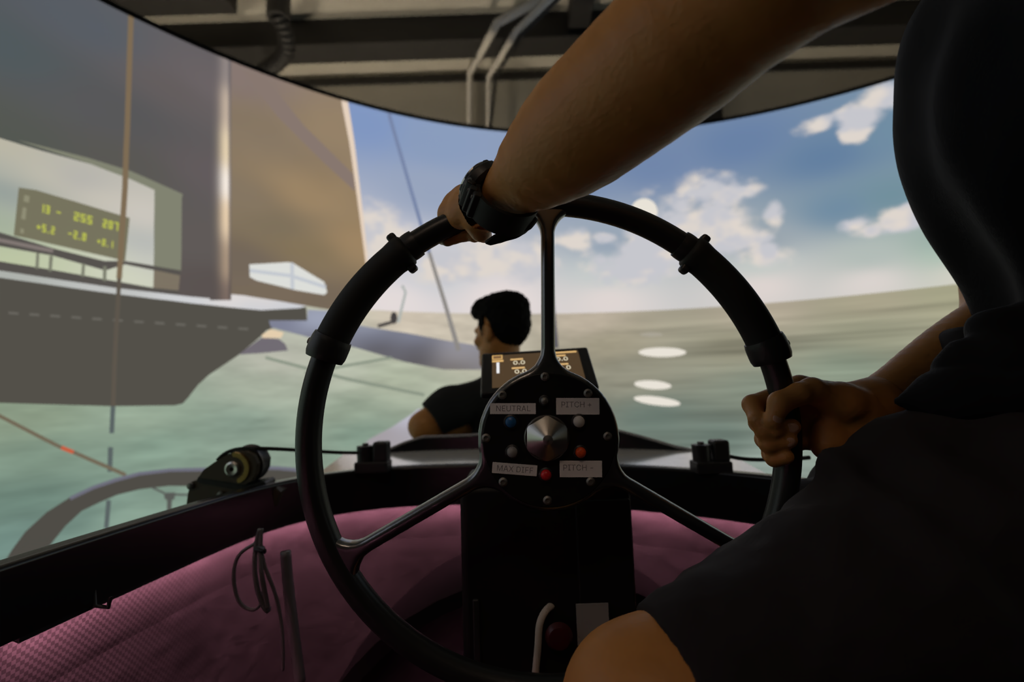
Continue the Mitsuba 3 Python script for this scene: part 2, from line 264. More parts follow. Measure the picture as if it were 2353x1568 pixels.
# ------------------------------------------------------------------ the curved screen and the picture on it
SR, SX, SY, ST, SB, SH = 2.8, 0.6244, 0.2408, 3.166, 0.35, 1.9662      # radius, axis x and y, top, bottom, horizon height
UMAX = SR * math.radians(112)
SCREEN = [
 ('sail_wing', 'dark_sail', [[(-3.649, 2.985), (-3.63, 3.01), (-3.611, 3.036), (-3.592, 3.063), (-3.571, 3.091), (-3.55, 3.119), (-3.528, 3.149), (-3.505, 3.18), (-3.482, 3.212), (-3.457, 3.245), (-3.431, 3.279), (-3.405, 3.315), (-3.377, 3.351), (-3.348, 3.39), (-3.318, 3.429), (-3.287, 3.47), (-3.254, 3.513), (-3.22, 3.557), (-3.185, 3.603), (-3.148, 3.65), (-3.109, 3.699), (-3.068, 3.751), (-3.026, 3.804), (-2.982, 3.859), (-2.935, 3.916), (-2.886, 3.975), (-2.835, 4.037), (-2.782, 4.1), (-2.726, 4.166), (-2.667, 4.234), (-2.605, 4.304), (-2.541, 4.376), (-2.473, 4.45), (-2.402, 4.527), (-2.328, 4.605), (-2.25, 4.684), (-2.247, 4.578), (-2.244, 4.472), (-2.241, 4.367), (-2.238, 4.263), (-2.235, 4.159), (-2.233, 4.056), (-2.23, 3.954), (-2.227, 3.853), (-2.224, 3.752), (-2.222, 3.652), (-2.219, 3.552), (-2.216, 3.454), (-2.214, 3.355), (-2.211, 3.258), (-2.208, 3.161), (-2.206, 3.063), (-2.203, 2.965), (-2.2, 2.868), (-2.197, 2.772), (-2.194, 2.676), (-2.191, 2.581), (-2.19, 2.488), (-2.188, 2.395), (-2.187, 2.303), (-2.185, 2.211), (-2.183, 2.12), (-2.182, 2.03), (-2.18, 1.94), (-2.253, 1.933), (-2.322, 1.926), (-2.389, 1.918), (-2.453, 1.911), (-2.515, 1.904), (-2.574, 1.897), (-2.63, 1.89), (-2.684, 1.883), (-2.736, 1.877), (-2.786, 1.87), (-2.834, 1.864), (-2.879, 1.858), (-2.923, 1.852), (-2.965, 1.846), (-3.006, 1.841), (-3.044, 1.835), (-3.082, 1.83), (-3.117, 1.825), (-3.152, 1.82), (-3.185, 1.815), (-3.217, 1.81), (-3.247, 1.806), (-3.277, 1.801), (-3.305, 1.797), (-3.332, 1.793), (-3.359, 1.789), (-3.384, 1.785), (-3.409, 1.781), (-3.432, 1.778), (-3.455, 1.774), (-3.477, 1.771), (-3.499, 1.767), (-3.519, 1.764), (-3.539, 1.761), (-3.558, 1.758), (-3.561, 1.797), (-3.564, 1.837), (-3.567, 1.877), (-3.57, 1.917), (-3.573, 1.957), (-3.576, 1.997), (-3.579, 2.037), (-3.582, 2.077), (-3.585, 2.118), (-3.588, 2.158), (-3.591, 2.199), (-3.594, 2.239), (-3.597, 2.28), (-3.6, 2.321), (-3.603, 2.362), (-3.606, 2.403), (-3.609, 2.444), (-3.612, 2.485), (-3.615, 2.526), (-3.618, 2.567), (-3.621, 2.608), (-3.624, 2.65), (-3.627, 2.691), (-3.63, 2.733), (-3.633, 2.775), (-3.636, 2.817), (-3.64, 2.858), (-3.643, 2.9), (-3.646, 2.942)]]),
 ('sail_window', 'window', [[(-3.377, 2.407), (-3.35, 2.411), (-3.322, 2.415), (-3.292, 2.419), (-3.262, 2.423), (-3.23, 2.427), (-3.194, 2.431), (-3.158, 2.434), (-3.119, 2.438), (-3.079, 2.442), (-3.037, 2.445), (-2.993, 2.448), (-2.947, 2.452), (-2.891, 2.452), (-2.832, 2.452), (-2.763, 2.454), (-2.691, 2.455), (-2.628, 2.446), (-2.562, 2.437), (-2.477, 2.418), (-2.475, 2.329), (-2.473, 2.242), (-2.47, 2.154), (-2.468, 2.068), (-2.466, 1.982), (-2.543, 1.984), (-2.615, 1.986), (-2.685, 1.988), (-2.737, 1.991), (-2.786, 1.994), (-2.834, 1.997), (-2.88, 1.999), (-2.924, 2.001), (-2.968, 2.002), (-3.01, 2.003), (-3.051, 2.004), (-3.09, 2.005), (-3.127, 2.006), (-3.163, 2.006), (-3.197, 2.006), (-3.231, 2.007), (-3.262, 2.007), (-3.293, 2.007), (-3.322, 2.007), (-3.351, 2.007), (-3.354, 2.056), (-3.357, 2.106), (-3.361, 2.156), (-3.364, 2.206), (-3.367, 2.256), (-3.371, 2.306), (-3.374, 2.357)]]),
 ('window_trim', (128, 130, 112), [[(-2.903, 2.465), (-2.857, 2.469), (-2.808, 2.472), (-2.758, 2.475), (-2.705, 2.478), (-2.636, 2.476), (-2.564, 2.473), (-2.502, 2.46), (-2.438, 2.445), (-2.372, 2.429), (-2.375, 2.406), (-2.477, 2.416), (-2.562, 2.437), (-2.628, 2.446), (-2.691, 2.455), (-2.748, 2.458), (-2.802, 2.461), (-2.854, 2.463)], [(-2.477, 2.416), (-2.375, 2.41), (-2.373, 2.323), (-2.371, 2.237), (-2.369, 2.152), (-2.368, 2.067), (-2.467, 2.073), (-2.47, 2.158), (-2.472, 2.244), (-2.475, 2.329)]]),
 ('window_panel', (124, 114, 98), [[(-2.467, 2.062), (-2.371, 2.054), (-2.375, 1.979), (-2.467, 1.982)]]),
 ('display_board', (117, 114, 92), [[(-2.891, 2.289), (-2.844, 2.295), (-2.792, 2.291), (-2.737, 2.287), (-2.68, 2.281), (-2.621, 2.275), (-2.559, 2.268), (-2.563, 2.174), (-2.567, 2.081), (-2.627, 2.087), (-2.686, 2.092), (-2.741, 2.097), (-2.795, 2.101), (-2.846, 2.105), (-2.895, 2.108), (-2.893, 2.198)]]),
 ('board_figure', (186, 192, 78), [[(-2.824, 2.247), (-2.82, 2.247), (-2.82, 2.231), (-2.824, 2.231)], [(-2.824, 2.231), (-2.82, 2.231), (-2.82, 2.215), (-2.824, 2.215)], [(-2.816, 2.247), (-2.804, 2.246), (-2.804, 2.24), (-2.816, 2.24)], [(-2.809, 2.247), (-2.804, 2.246), (-2.804, 2.23), (-2.809, 2.23)], [(-2.816, 2.234), (-2.804, 2.233), (-2.804, 2.227), (-2.816, 2.228)], [(-2.809, 2.23), (-2.804, 2.23), (-2.805, 2.214), (-2.809, 2.214)], [(-2.816, 2.221), (-2.804, 2.22), (-2.805, 2.214), (-2.816, 2.215)], [(-2.785, 2.232), (-2.773, 2.232), (-2.773, 2.225), (-2.785, 2.226)], [(-2.734, 2.245), (-2.718, 2.244), (-2.719, 2.237), (-2.734, 2.238)], [(-2.723, 2.244), (-2.718, 2.244), (-2.719, 2.227), (-2.723, 2.227)], [(-2.734, 2.231), (-2.719, 2.23), (-2.719, 2.224), (-2.734, 2.225)], [(-2.734, 2.228), (-2.729, 2.228), (-2.729, 2.211), (-2.734, 2.211)], [(-2.734, 2.218), (-2.719, 2.217), (-2.719, 2.21), (-2.734, 2.211)], [(-2.714, 2.244), (-2.699, 2.243), (-2.699, 2.236), (-2.714, 2.237)], [(-2.714, 2.244), (-2.709, 2.243), (-2.709, 2.226), (-2.714, 2.227)], [(-2.714, 2.23), (-2.699, 2.229), (-2.699, 2.222), (-2.714, 2.223)], [(-2.704, 2.226), (-2.699, 2.226), (-2.699, 2.209), (-2.704, 2.209)], [(-2.714, 2.217), (-2.699, 2.216), (-2.699, 2.209), (-2.714, 2.21)], [(-2.694, 2.243), (-2.678, 2.242), (-2.678, 2.235), (-2.694, 2.236)], [(-2.694, 2.243), (-2.689, 2.242), (-2.689, 2.225), (-2.694, 2.225)], [(-2.694, 2.229), (-2.679, 2.228), (-2.679, 2.221), (-2.694, 2.222)], [(-2.684, 2.225), (-2.679, 2.224), (-2.679, 2.207), (-2.684, 2.208)], [(-2.694, 2.215), (-2.679, 2.214), (-2.679, 2.207), (-2.694, 2.208)], [(-2.645, 2.241), (-2.632, 2.24), (-2.632, 2.233), (-2.645, 2.234)], [(-2.637, 2.241), (-2.632, 2.24), (-2.632, 2.223), (-2.637, 2.223)], [(-2.645, 2.227), (-2.632, 2.226), (-2.632, 2.219), (-2.645, 2.22)], [(-2.645, 2.224), (-2.64, 2.223), (-2.64, 2.206), (-2.646, 2.206)], [(-2.645, 2.213), (-2.632, 2.212), (-2.632, 2.205), (-2.646, 2.206)], [(-2.627, 2.24), (-2.613, 2.239), (-2.613, 2.232), (-2.627, 2.233)], [(-2.618, 2.24), (-2.613, 2.239), (-2.613, 2.222), (-2.619, 2.222)], [(-2.619, 2.222), (-2.613, 2.222), (-2.614, 2.204), (-2.619, 2.204)], [(-2.627, 2.212), (-2.614, 2.211), (-2.614, 2.204), (-2.627, 2.205)], [(-2.627, 2.223), (-2.622, 2.222), (-2.622, 2.205), (-2.627, 2.205)], [(-2.627, 2.24), (-2.622, 2.24), (-2.622, 2.222), (-2.627, 2.223)], [(-2.608, 2.239), (-2.594, 2.238), (-2.595, 2.231), (-2.608, 2.232)], [(-2.6, 2.238), (-2.594, 2.238), (-2.595, 2.22), (-2.6, 2.221)], [(-2.6, 2.221), (-2.595, 2.22), (-2.595, 2.203), (-2.6, 2.203)], [(-2.837, 2.16), (-2.826, 2.159), (-2.826, 2.153), (-2.837, 2.154)], [(-2.834, 2.164), (-2.829, 2.164), (-2.829, 2.149), (-2.834, 2.149)], [(-2.822, 2.171), (-2.811, 2.171), (-2.811, 2.165), (-2.822, 2.165)], [(-2.822, 2.171), (-2.817, 2.171), (-2.817, 2.156), (-2.822, 2.156)], [(-2.822, 2.159), (-2.811, 2.159), (-2.811, 2.152), (-2.822, 2.153)], [(-2.815, 2.156), (-2.811, 2.155), (-2.811, 2.14), (-2.815, 2.141)], [(-2.822, 2.147), (-2.811, 2.146), (-2.811, 2.14), (-2.822, 2.141)], [(-2.806, 2.146), (-2.802, 2.146), (-2.802, 2.14), (-2.806, 2.14)], [(-2.797, 2.17), (-2.787, 2.169), (-2.787, 2.163), (-2.797, 2.164)], [(-2.791, 2.17), (-2.787, 2.169), (-2.787, 2.154), (-2.791, 2.154)], [(-2.797, 2.158), (-2.787, 2.157), (-2.787, 2.151), (-2.797, 2.152)], [(-2.797, 2.155), (-2.793, 2.154), (-2.793, 2.139), (-2.797, 2.139)], [(-2.797, 2.146), (-2.787, 2.145), (-2.787, 2.139), (-2.797, 2.139)], [(-2.748, 2.158), (-2.737, 2.157), (-2.737, 2.151), (-2.748, 2.152)], [(-2.732, 2.17), (-2.721, 2.169), (-2.721, 2.163), (-2.732, 2.163)], [(-2.725, 2.169), (-2.721, 2.169), (-2.721, 2.153), (-2.725, 2.154)], [(-2.732, 2.157), (-2.721, 2.156), (-2.721, 2.15), (-2.732, 2.151)], [(-2.732, 2.154), (-2.728, 2.154), (-2.728, 2.138), (-2.732, 2.138)], [(-2.732, 2.145), (-2.721, 2.144), (-2.721, 2.137), (-2.732, 2.138)], [(-2.716, 2.143), (-2.711, 2.143), (-2.711, 2.137), (-2.716, 2.137)], [(-2.706, 2.168), (-2.694, 2.168), (-2.694, 2.161), (-2.706, 2.162)], [(-2.699, 2.168), (-2.694, 2.168), (-2.694, 2.152), (-2.699, 2.152)], [(-2.699, 2.152), (-2.694, 2.152), (-2.695, 2.136), (-2.699, 2.136)], [(-2.706, 2.143), (-2.695, 2.142), (-2.695, 2.136), (-2.706, 2.136)], [(-2.706, 2.152), (-2.701, 2.152), (-2.702, 2.136), (-2.706, 2.136)], [(-2.706, 2.168), (-2.701, 2.168), (-2.701, 2.152), (-2.706, 2.152)], [(-2.66, 2.148), (-2.649, 2.147), (-2.649, 2.141), (-2.66, 2.142)], [(-2.657, 2.152), (-2.652, 2.152), (-2.652, 2.137), (-2.657, 2.138)], [(-2.644, 2.158), (-2.633, 2.158), (-2.634, 2.152), (-2.644, 2.153)], [(-2.638, 2.158), (-2.633, 2.158), (-2.634, 2.143), (-2.638, 2.144)], [(-2.638, 2.144), (-2.634, 2.143), (-2.634, 2.129), (-2.638, 2.129)], [(-2.645, 2.135), (-2.634, 2.134), (-2.634, 2.129), (-2.645, 2.129)], [(-2.644, 2.144), (-2.64, 2.144), (-2.64, 2.129), (-2.645, 2.129)], [(-2.644, 2.158), (-2.64, 2.158), (-2.64, 2.144), (-2.644, 2.144)], [(-2.629, 2.134), (-2.625, 2.134), (-2.625, 2.128), (-2.629, 2.128)], [(-2.613, 2.156), (-2.609, 2.156), (-2.609, 2.141), (-2.613, 2.142)], [(-2.613, 2.142), (-2.609, 2.141), (-2.609, 2.127), (-2.613, 2.127)]]),
 ('board_marking', (142, 140, 116), [[(-2.875, 2.266), (-2.861, 2.266), (-2.862, 2.241), (-2.876, 2.241)], [(-2.877, 2.219), (-2.867, 2.219), (-2.868, 2.174), (-2.879, 2.175)], [(-2.879, 2.139), (-2.87, 2.138), (-2.87, 2.121), (-2.879, 2.122)]]),
 ('side_rail', (84, 80, 76), [[(-3.358, 2.115), (-3.329, 2.115), (-3.3, 2.116), (-3.269, 2.116), (-3.237, 2.116), (-3.204, 2.115), (-3.17, 2.115), (-3.134, 2.115), (-3.096, 2.114), (-3.057, 2.114), (-3.016, 2.113), (-2.974, 2.112), (-2.93, 2.11), (-2.883, 2.102), (-2.835, 2.094), (-2.784, 2.085), (-2.711, 2.077), (-2.634, 2.068), (-2.567, 2.081), (-2.503, 2.08), (-2.437, 2.077), (-2.368, 2.075), (-2.371, 2.052), (-2.439, 2.058), (-2.504, 2.062), (-2.566, 2.067), (-2.63, 2.029), (-2.684, 2.039), (-2.737, 2.048), (-2.787, 2.057), (-2.836, 2.058), (-2.882, 2.059), (-2.927, 2.06), (-2.971, 2.062), (-3.014, 2.063), (-3.054, 2.064), (-3.093, 2.065), (-3.131, 2.065), (-3.167, 2.066), (-3.201, 2.066), (-3.234, 2.067), (-3.266, 2.067), (-3.297, 2.067), (-3.326, 2.067), (-3.355, 2.067)], [(-3.352, 2.019), (-3.323, 2.019), (-3.294, 2.018), (-3.263, 2.017), (-3.231, 2.017), (-3.198, 2.016), (-3.164, 2.015), (-3.128, 2.014), (-3.09, 2.013), (-3.051, 2.011), (-3.011, 2.01), (-2.969, 2.008), (-2.924, 2.006), (-2.88, 2.005), (-2.835, 2.004), (-2.787, 2.003), (-2.737, 2), (-2.685, 1.997), (-2.631, 1.993), (-2.551, 1.988), (-2.467, 1.982), (-2.372, 1.983), (-2.371, 1.952), (-2.449, 1.955), (-2.524, 1.957), (-2.595, 1.959), (-2.656, 1.962), (-2.714, 1.965), (-2.77, 1.967), (-2.823, 1.969), (-2.874, 1.97), (-2.923, 1.972), (-2.967, 1.973), (-3.009, 1.974), (-3.049, 1.975), (-3.088, 1.975), (-3.125, 1.976), (-3.161, 1.976), (-3.196, 1.977), (-3.229, 1.977), (-3.26, 1.977), (-3.291, 1.977), (-3.32, 1.977), (-3.349, 1.977)]]),
 ('rail_highlight', (128, 118, 114), [[(-3.125, 2.086), (-3.089, 2.085), (-3.051, 2.083), (-3.012, 2.08), (-2.972, 2.078), (-2.929, 2.075), (-2.884, 2.073), (-2.837, 2.07), (-2.788, 2.068), (-2.787, 2.083), (-2.836, 2.085), (-2.883, 2.087), (-2.928, 2.089), (-2.97, 2.092), (-3.011, 2.094), (-3.05, 2.096), (-3.088, 2.098), (-3.124, 2.099)]]),
 ('rail_post', (122, 124, 108), [[(-2.833, 2.057), (-2.833, 1.998), (-2.824, 1.999), (-2.825, 2.058)], [(-2.797, 2.055), (-2.797, 1.995), (-2.788, 1.996), (-2.787, 2.056)], [(-2.702, 2.044), (-2.703, 1.992), (-2.693, 1.993), (-2.693, 2.045)], [(-2.637, 2.046), (-2.636, 1.985), (-2.625, 1.987), (-2.626, 2.048)]]),
 ('hull_side', (81, 78, 71), [[(-3.575, 1.977), (-3.555, 1.977), (-3.535, 1.977), (-3.515, 1.977), (-3.493, 1.977), (-3.471, 1.977), (-3.448, 1.977), (-3.425, 1.977), (-3.4, 1.977), (-3.375, 1.977), (-3.349, 1.977), (-3.32, 1.976), (-3.291, 1.976), (-3.26, 1.975), (-3.228, 1.974), (-3.195, 1.973), (-3.161, 1.972), (-3.125, 1.97), (-3.088, 1.969), (-3.049, 1.967), (-3.008, 1.965), (-2.966, 1.963), (-2.922, 1.961), (-2.874, 1.959), (-2.823, 1.958), (-2.769, 1.956), (-2.714, 1.954), (-2.655, 1.951), (-2.594, 1.948), (-2.531, 1.948), (-2.465, 1.948), (-2.396, 1.947), (-2.324, 1.945), (-2.255, 1.943), (-2.184, 1.94), (-2.11, 1.937), (-1.993, 1.938), (-1.907, 1.949), (-1.819, 1.959), (-1.814, 1.888), (-1.911, 1.871), (-2.007, 1.826), (-2.026, 1.801), (-2.124, 1.704), (-2.186, 1.655), (-2.247, 1.607), (-2.288, 1.563), (-2.325, 1.506), (-2.344, 1.482), (-2.372, 1.475), (-2.451, 1.478), (-2.526, 1.48), (-2.597, 1.483), (-2.653, 1.488), (-2.706, 1.492), (-2.758, 1.497), (-2.807, 1.501), (-2.854, 1.505), (-2.899, 1.509), (-2.943, 1.514), (-2.984, 1.519), (-3.024, 1.524), (-3.063, 1.528), (-3.1, 1.532), (-3.135, 1.536), (-3.169, 1.54), (-3.202, 1.544), (-3.233, 1.547), (-3.264, 1.55), (-3.293, 1.554), (-3.321, 1.557), (-3.347, 1.56), (-3.372, 1.562), (-3.396, 1.565), (-3.42, 1.567), (-3.443, 1.57), (-3.465, 1.572), (-3.486, 1.574), (-3.506, 1.576), (-3.526, 1.578), (-3.545, 1.58), (-3.548, 1.619), (-3.551, 1.659), (-3.554, 1.698), (-3.557, 1.738), (-3.56, 1.778), (-3.563, 1.817), (-3.566, 1.857), (-3.569, 1.897), (-3.572, 1.937)]]),
 ('hull_seam', (104, 101, 94), [[(-2.894, 1.822), (-2.869, 1.822), (-2.869, 1.83), (-2.894, 1.83)], [(-2.84, 1.823), (-2.814, 1.823), (-2.814, 1.831), (-2.84, 1.831)], [(-2.784, 1.824), (-2.757, 1.824), (-2.757, 1.832), (-2.784, 1.832)], [(-2.724, 1.825), (-2.696, 1.825), (-2.696, 1.833), (-2.724, 1.833)], [(-2.662, 1.825), (-2.633, 1.825), (-2.633, 1.834), (-2.662, 1.834)], [(-2.597, 1.826), (-2.566, 1.826), (-2.566, 1.835), (-2.597, 1.835)], [(-2.528, 1.826), (-2.496, 1.826), (-2.495, 1.835), (-2.528, 1.835)], [(-2.456, 1.826), (-2.422, 1.826), (-2.422, 1.836), (-2.456, 1.836)], [(-2.38, 1.826), (-2.344, 1.826), (-2.344, 1.836), (-2.38, 1.836)], [(-2.301, 1.826), (-2.263, 1.825), (-2.263, 1.835), (-2.301, 1.836)], [(-2.217, 1.825), (-2.178, 1.824), (-2.178, 1.835), (-2.217, 1.835)], [(-2.13, 1.824), (-2.089, 1.823), (-2.088, 1.834), (-2.13, 1.834)]]),
 ('deck_edge', 'deck_edge', [[(-3.349, 1.983), (-3.321, 1.983), (-3.291, 1.982), (-3.261, 1.982), (-3.229, 1.982), (-3.196, 1.981), (-3.161, 1.98), (-3.126, 1.98), (-3.088, 1.979), (-3.049, 1.978), (-3.009, 1.976), (-2.967, 1.975), (-2.923, 1.973), (-2.868, 1.972), (-2.809, 1.97), (-2.748, 1.968), (-2.674, 1.966), (-2.595, 1.963), (-2.532, 1.963), (-2.466, 1.963), (-2.397, 1.962), (-2.325, 1.961), (-2.252, 1.962), (-2.175, 1.962), (-2.172, 1.992), (-2.111, 1.992), (-2.033, 1.986), (-1.953, 1.98), (-1.819, 1.966), (-1.849, 1.952), (-1.942, 1.939), (-2.032, 1.926), (-2.175, 1.928), (-2.251, 1.93), (-2.324, 1.931), (-2.396, 1.934), (-2.465, 1.935), (-2.531, 1.937), (-2.594, 1.938), (-2.655, 1.94), (-2.713, 1.942), (-2.769, 1.944), (-2.822, 1.946), (-2.873, 1.947), (-2.922, 1.948), (-2.966, 1.951), (-3.008, 1.953), (-3.048, 1.955), (-3.087, 1.956), (-3.124, 1.958), (-3.16, 1.959), (-3.195, 1.961), (-3.228, 1.962), (-3.26, 1.963), (-3.29, 1.964), (-3.32, 1.964), (-3.348, 1.965)]]),
 ('sail_flap', 'brown_sail', [[(-2.238, 4.696), (-2.152, 4.781), (-2.061, 4.867), (-1.967, 4.953), (-1.868, 5.04), (-1.766, 5.126), (-1.659, 5.21), (-1.657, 5.089), (-1.655, 4.969), (-1.653, 4.849), (-1.652, 4.73), (-1.65, 4.613), (-1.648, 4.496), (-1.647, 4.38), (-1.645, 4.264), (-1.643, 4.15), (-1.642, 4.036), (-1.64, 3.924), (-1.638, 3.812), (-1.637, 3.701), (-1.635, 3.591), (-1.634, 3.481), (-1.632, 3.372), (-1.63, 3.264), (-1.629, 3.157), (-1.6, 2.996), (-1.584, 2.87), (-1.567, 2.744), (-1.551, 2.619), (-1.539, 2.519), (-1.526, 2.419), (-1.513, 2.32), (-1.499, 2.21), (-1.604, 2.086), (-1.673, 1.951), (-1.819, 1.966), (-1.953, 1.98), (-2.033, 1.986), (-2.111, 1.992), (-2.176, 1.991), (-2.178, 2.076), (-2.18, 2.162), (-2.182, 2.248), (-2.184, 2.335), (-2.186, 2.422), (-2.188, 2.51), (-2.19, 2.599), (-2.192, 2.688), (-2.194, 2.777), (-2.196, 2.867), (-2.198, 2.958), (-2.2, 3.049), (-2.202, 3.141), (-2.204, 3.234), (-2.206, 3.327), (-2.209, 3.421), (-2.211, 3.515), (-2.213, 3.61), (-2.215, 3.705), (-2.217, 3.801), (-2.22, 3.898), (-2.222, 3.996), (-2.224, 4.094), (-2.226, 4.192), (-2.229, 4.292), (-2.231, 4.392), (-2.233, 4.492), (-2.235, 4.594)]]),
 ('sail_crease', (134, 118, 110), [[(-2.142, 3.144), (-2.046, 3.164), (-1.978, 3.096), (-1.908, 3.025), (-1.837, 2.95), (-1.752, 2.885), (-1.665, 2.815), (-1.575, 2.742), (-1.566, 2.642), (-1.656, 2.712), (-1.745, 2.778), (-1.821, 2.84), (-1.895, 2.899), (-1.967, 2.955), (-2.027, 3.02), (-2.085, 3.083)]]),
 ('sail_leech', (228, 208, 188), [[(-1.663, 3.37), (-1.624, 3.384), (-1.615, 3.273), (-1.605, 3.162), (-1.586, 3.044), (-1.568, 2.926), (-1.554, 2.799), (-1.539, 2.673), (-1.525, 2.547), (-1.513, 2.434), (-1.501, 2.321), (-1.489, 2.209), (-1.508, 2.232), (-1.521, 2.335), (-1.534, 2.439), (-1.547, 2.543), (-1.563, 2.668), (-1.58, 2.793), (-1.597, 2.918), (-1.618, 3.03), (-1.639, 3.141), (-1.651, 3.255)]]),
 ('sail_luff', 'stripe', [[(-2.282, 3.235), (-2.193, 3.259), (-2.191, 3.162), (-2.189, 3.066), (-2.187, 2.971), (-2.185, 2.876), (-2.183, 2.782), (-2.181, 2.689), (-2.178, 2.596), (-2.176, 2.504), (-2.174, 2.412), (-2.172, 2.321), (-2.17, 2.231), (-2.168, 2.141), (-2.166, 2.052), (-2.164, 1.963), (-2.252, 1.953), (-2.254, 2.035), (-2.256, 2.118), (-2.258, 2.2), (-2.26, 2.284), (-2.262, 2.367), (-2.264, 2.452), (-2.266, 2.537), (-2.268, 2.622), (-2.269, 2.708), (-2.271, 2.794), (-2.273, 2.881), (-2.275, 2.969), (-2.277, 3.057), (-2.28, 3.146)]]),
 ('sail_porthole', (220, 221, 216), [[(-2.089, 2.149), (-2.004, 2.167), (-1.915, 2.186), (-1.889, 2.187), (-1.811, 2.146), (-1.73, 2.103), (-1.714, 2.048), (-1.729, 2.032), (-1.871, 2.044), (-1.965, 2.059), (-2.055, 2.072), (-2.086, 2.086)]]),
 ('porthole_bar', (194, 199, 206), [[(-2.087, 2.11), (-1.995, 2.109), (-1.899, 2.108), (-1.813, 2.088), (-1.723, 2.066), (-1.718, 2.085), (-1.808, 2.106), (-1.895, 2.126), (-1.993, 2.127), (-2.086, 2.127)], [(-1.9, 2.183), (-1.896, 2.046), (-1.879, 2.048), (-1.883, 2.186)]]),
 ('foil_tip', (112, 106, 114), [[(-2.127, 1.704), (-2.077, 1.748), (-2.026, 1.79), (-1.95, 1.787), (-1.92, 1.764), (-1.905, 1.729), (-2.029, 1.713)]]),
 ('beam_root', (228, 205, 172), [[(-2.028, 1.803), (-1.987, 1.834), (-1.926, 1.821), (-1.938, 1.792), (-2.022, 1.788)]]),
 ('crossbeam', 'beam', [[(-1.996, 1.877), (-1.907, 1.883), (-1.814, 1.888), (-1.812, 1.946), (-1.661, 1.947), (-1.672, 1.894), (-1.507, 1.87), (-1.399, 1.856), (-1.288, 1.842), (-1.158, 1.82), (-1.024, 1.796), (-0.882, 1.775), (-0.815, 1.753), (-0.818, 1.62), (-0.94, 1.622), (-1.059, 1.625), (-1.176, 1.649), (-1.29, 1.673), (-1.426, 1.713), (-1.557, 1.75), (-1.673, 1.774), (-1.785, 1.796), (-1.888, 1.821), (-1.987, 1.844)]]),
 ('halyard', (124, 106, 82), [[(-2.596, 3.239), (-2.597, 3.156), (-2.596, 3.068), (-2.595, 2.982), (-2.594, 2.896), (-2.593, 2.811), (-2.592, 2.726), (-2.591, 2.642), (-2.591, 2.559), (-2.59, 2.476), (-2.589, 2.394), (-2.59, 2.313), (-2.591, 2.231), (-2.592, 2.151), (-2.592, 2.077), (-2.593, 2.004), (-2.575, 2.005), (-2.574, 2.079), (-2.573, 2.153), (-2.572, 2.235), (-2.571, 2.316), (-2.57, 2.399), (-2.571, 2.482), (-2.572, 2.566), (-2.572, 2.65), (-2.573, 2.734), (-2.574, 2.82), (-2.575, 2.905), (-2.576, 2.992), (-2.577, 3.079), (-2.578, 3.167), (-2.576, 3.25)]]),
 ('halyard_shade', (92, 84, 74), [[(-2.591, 2.004), (-2.591, 1.895), (-2.592, 1.806), (-2.592, 1.717), (-2.592, 1.638), (-2.591, 1.56), (-2.59, 1.483), (-2.576, 1.481), (-2.577, 1.559), (-2.578, 1.638), (-2.578, 1.717), (-2.578, 1.806), (-2.577, 1.896), (-2.577, 2.005)]]),
 ('dinghy_line', (88, 98, 98), [[(-2.591, 1.483), (-2.591, 1.376), (-2.576, 1.374), (-2.576, 1.481)], [(-2.593, 1.322), (-2.591, 1.225), (-2.576, 1.223), (-2.577, 1.319)], [(-2.59, 1.117), (-2.593, 1.011), (-2.579, 1.005), (-2.575, 1.112)]]),
 ('mainsheet', (112, 102, 84), [[(-3.184, 1.652), (-3.152, 1.631), (-3.12, 1.609), (-3.086, 1.586), (-3.051, 1.562), (-3.015, 1.537), (-2.977, 1.511), (-2.939, 1.485), (-2.898, 1.457), (-2.846, 1.417), (-2.791, 1.374), (-2.733, 1.33), (-2.729, 1.342), (-2.787, 1.386), (-2.842, 1.428), (-2.895, 1.469), (-2.935, 1.496), (-2.974, 1.523), (-3.012, 1.549), (-3.048, 1.573), (-3.083, 1.597), (-3.117, 1.62), (-3.15, 1.642), (-3.182, 1.663)], [(-2.697, 1.308), (-2.645, 1.272), (-2.591, 1.236), (-2.534, 1.197), (-2.53, 1.211), (-2.587, 1.249), (-2.641, 1.285), (-2.694, 1.321)]]),
 ('sheet_mark', (196, 92, 62), [[(-2.733, 1.33), (-2.697, 1.308), (-2.694, 1.321), (-2.729, 1.343)]]),
 ('hoop_rail', (77, 74, 68), [[(-2.906, 0.858), (-2.885, 0.908), (-2.863, 0.959), (-2.845, 1), (-2.813, 1.054), (-2.761, 1.108), (-2.698, 1.149), (-2.632, 1.177), (-2.561, 1.195), (-2.487, 1.207), (-2.384, 1.206), (-2.321, 1.199), (-2.255, 1.192), (-2.176, 1.185), (-2.094, 1.178), (-2.019, 1.167), (-1.941, 1.156), (-1.84, 1.131), (-1.84, 1.086), (-1.94, 1.089), (-2.018, 1.093), (-2.093, 1.098), (-2.174, 1.106), (-2.253, 1.114), (-2.297, 1.119), (-2.382, 1.135), (-2.484, 1.139), (-2.558, 1.13), (-2.611, 1.112), (-2.662, 1.091), (-2.707, 1.046), (-2.737, 1.002), (-2.755, 0.974), (-2.782, 0.9), (-2.825, 0.885), (-2.867, 0.871)]]),
 ('hoop_highlight', (108, 108, 122), [[(-2.696, 1.138), (-2.63, 1.166), (-2.559, 1.183), (-2.485, 1.195), (-2.384, 1.194), (-2.32, 1.186), (-2.254, 1.178), (-2.176, 1.171), (-2.094, 1.164), (-2.019, 1.153), (-1.942, 1.141), (-1.841, 1.118), (-1.839, 1.135), (-1.941, 1.158), (-2.019, 1.169), (-2.094, 1.18), (-2.177, 1.187), (-2.255, 1.194), (-2.321, 1.201), (-2.385, 1.208), (-2.488, 1.209), (-2.563, 1.197), (-2.634, 1.179), (-2.7, 1.151)]]),
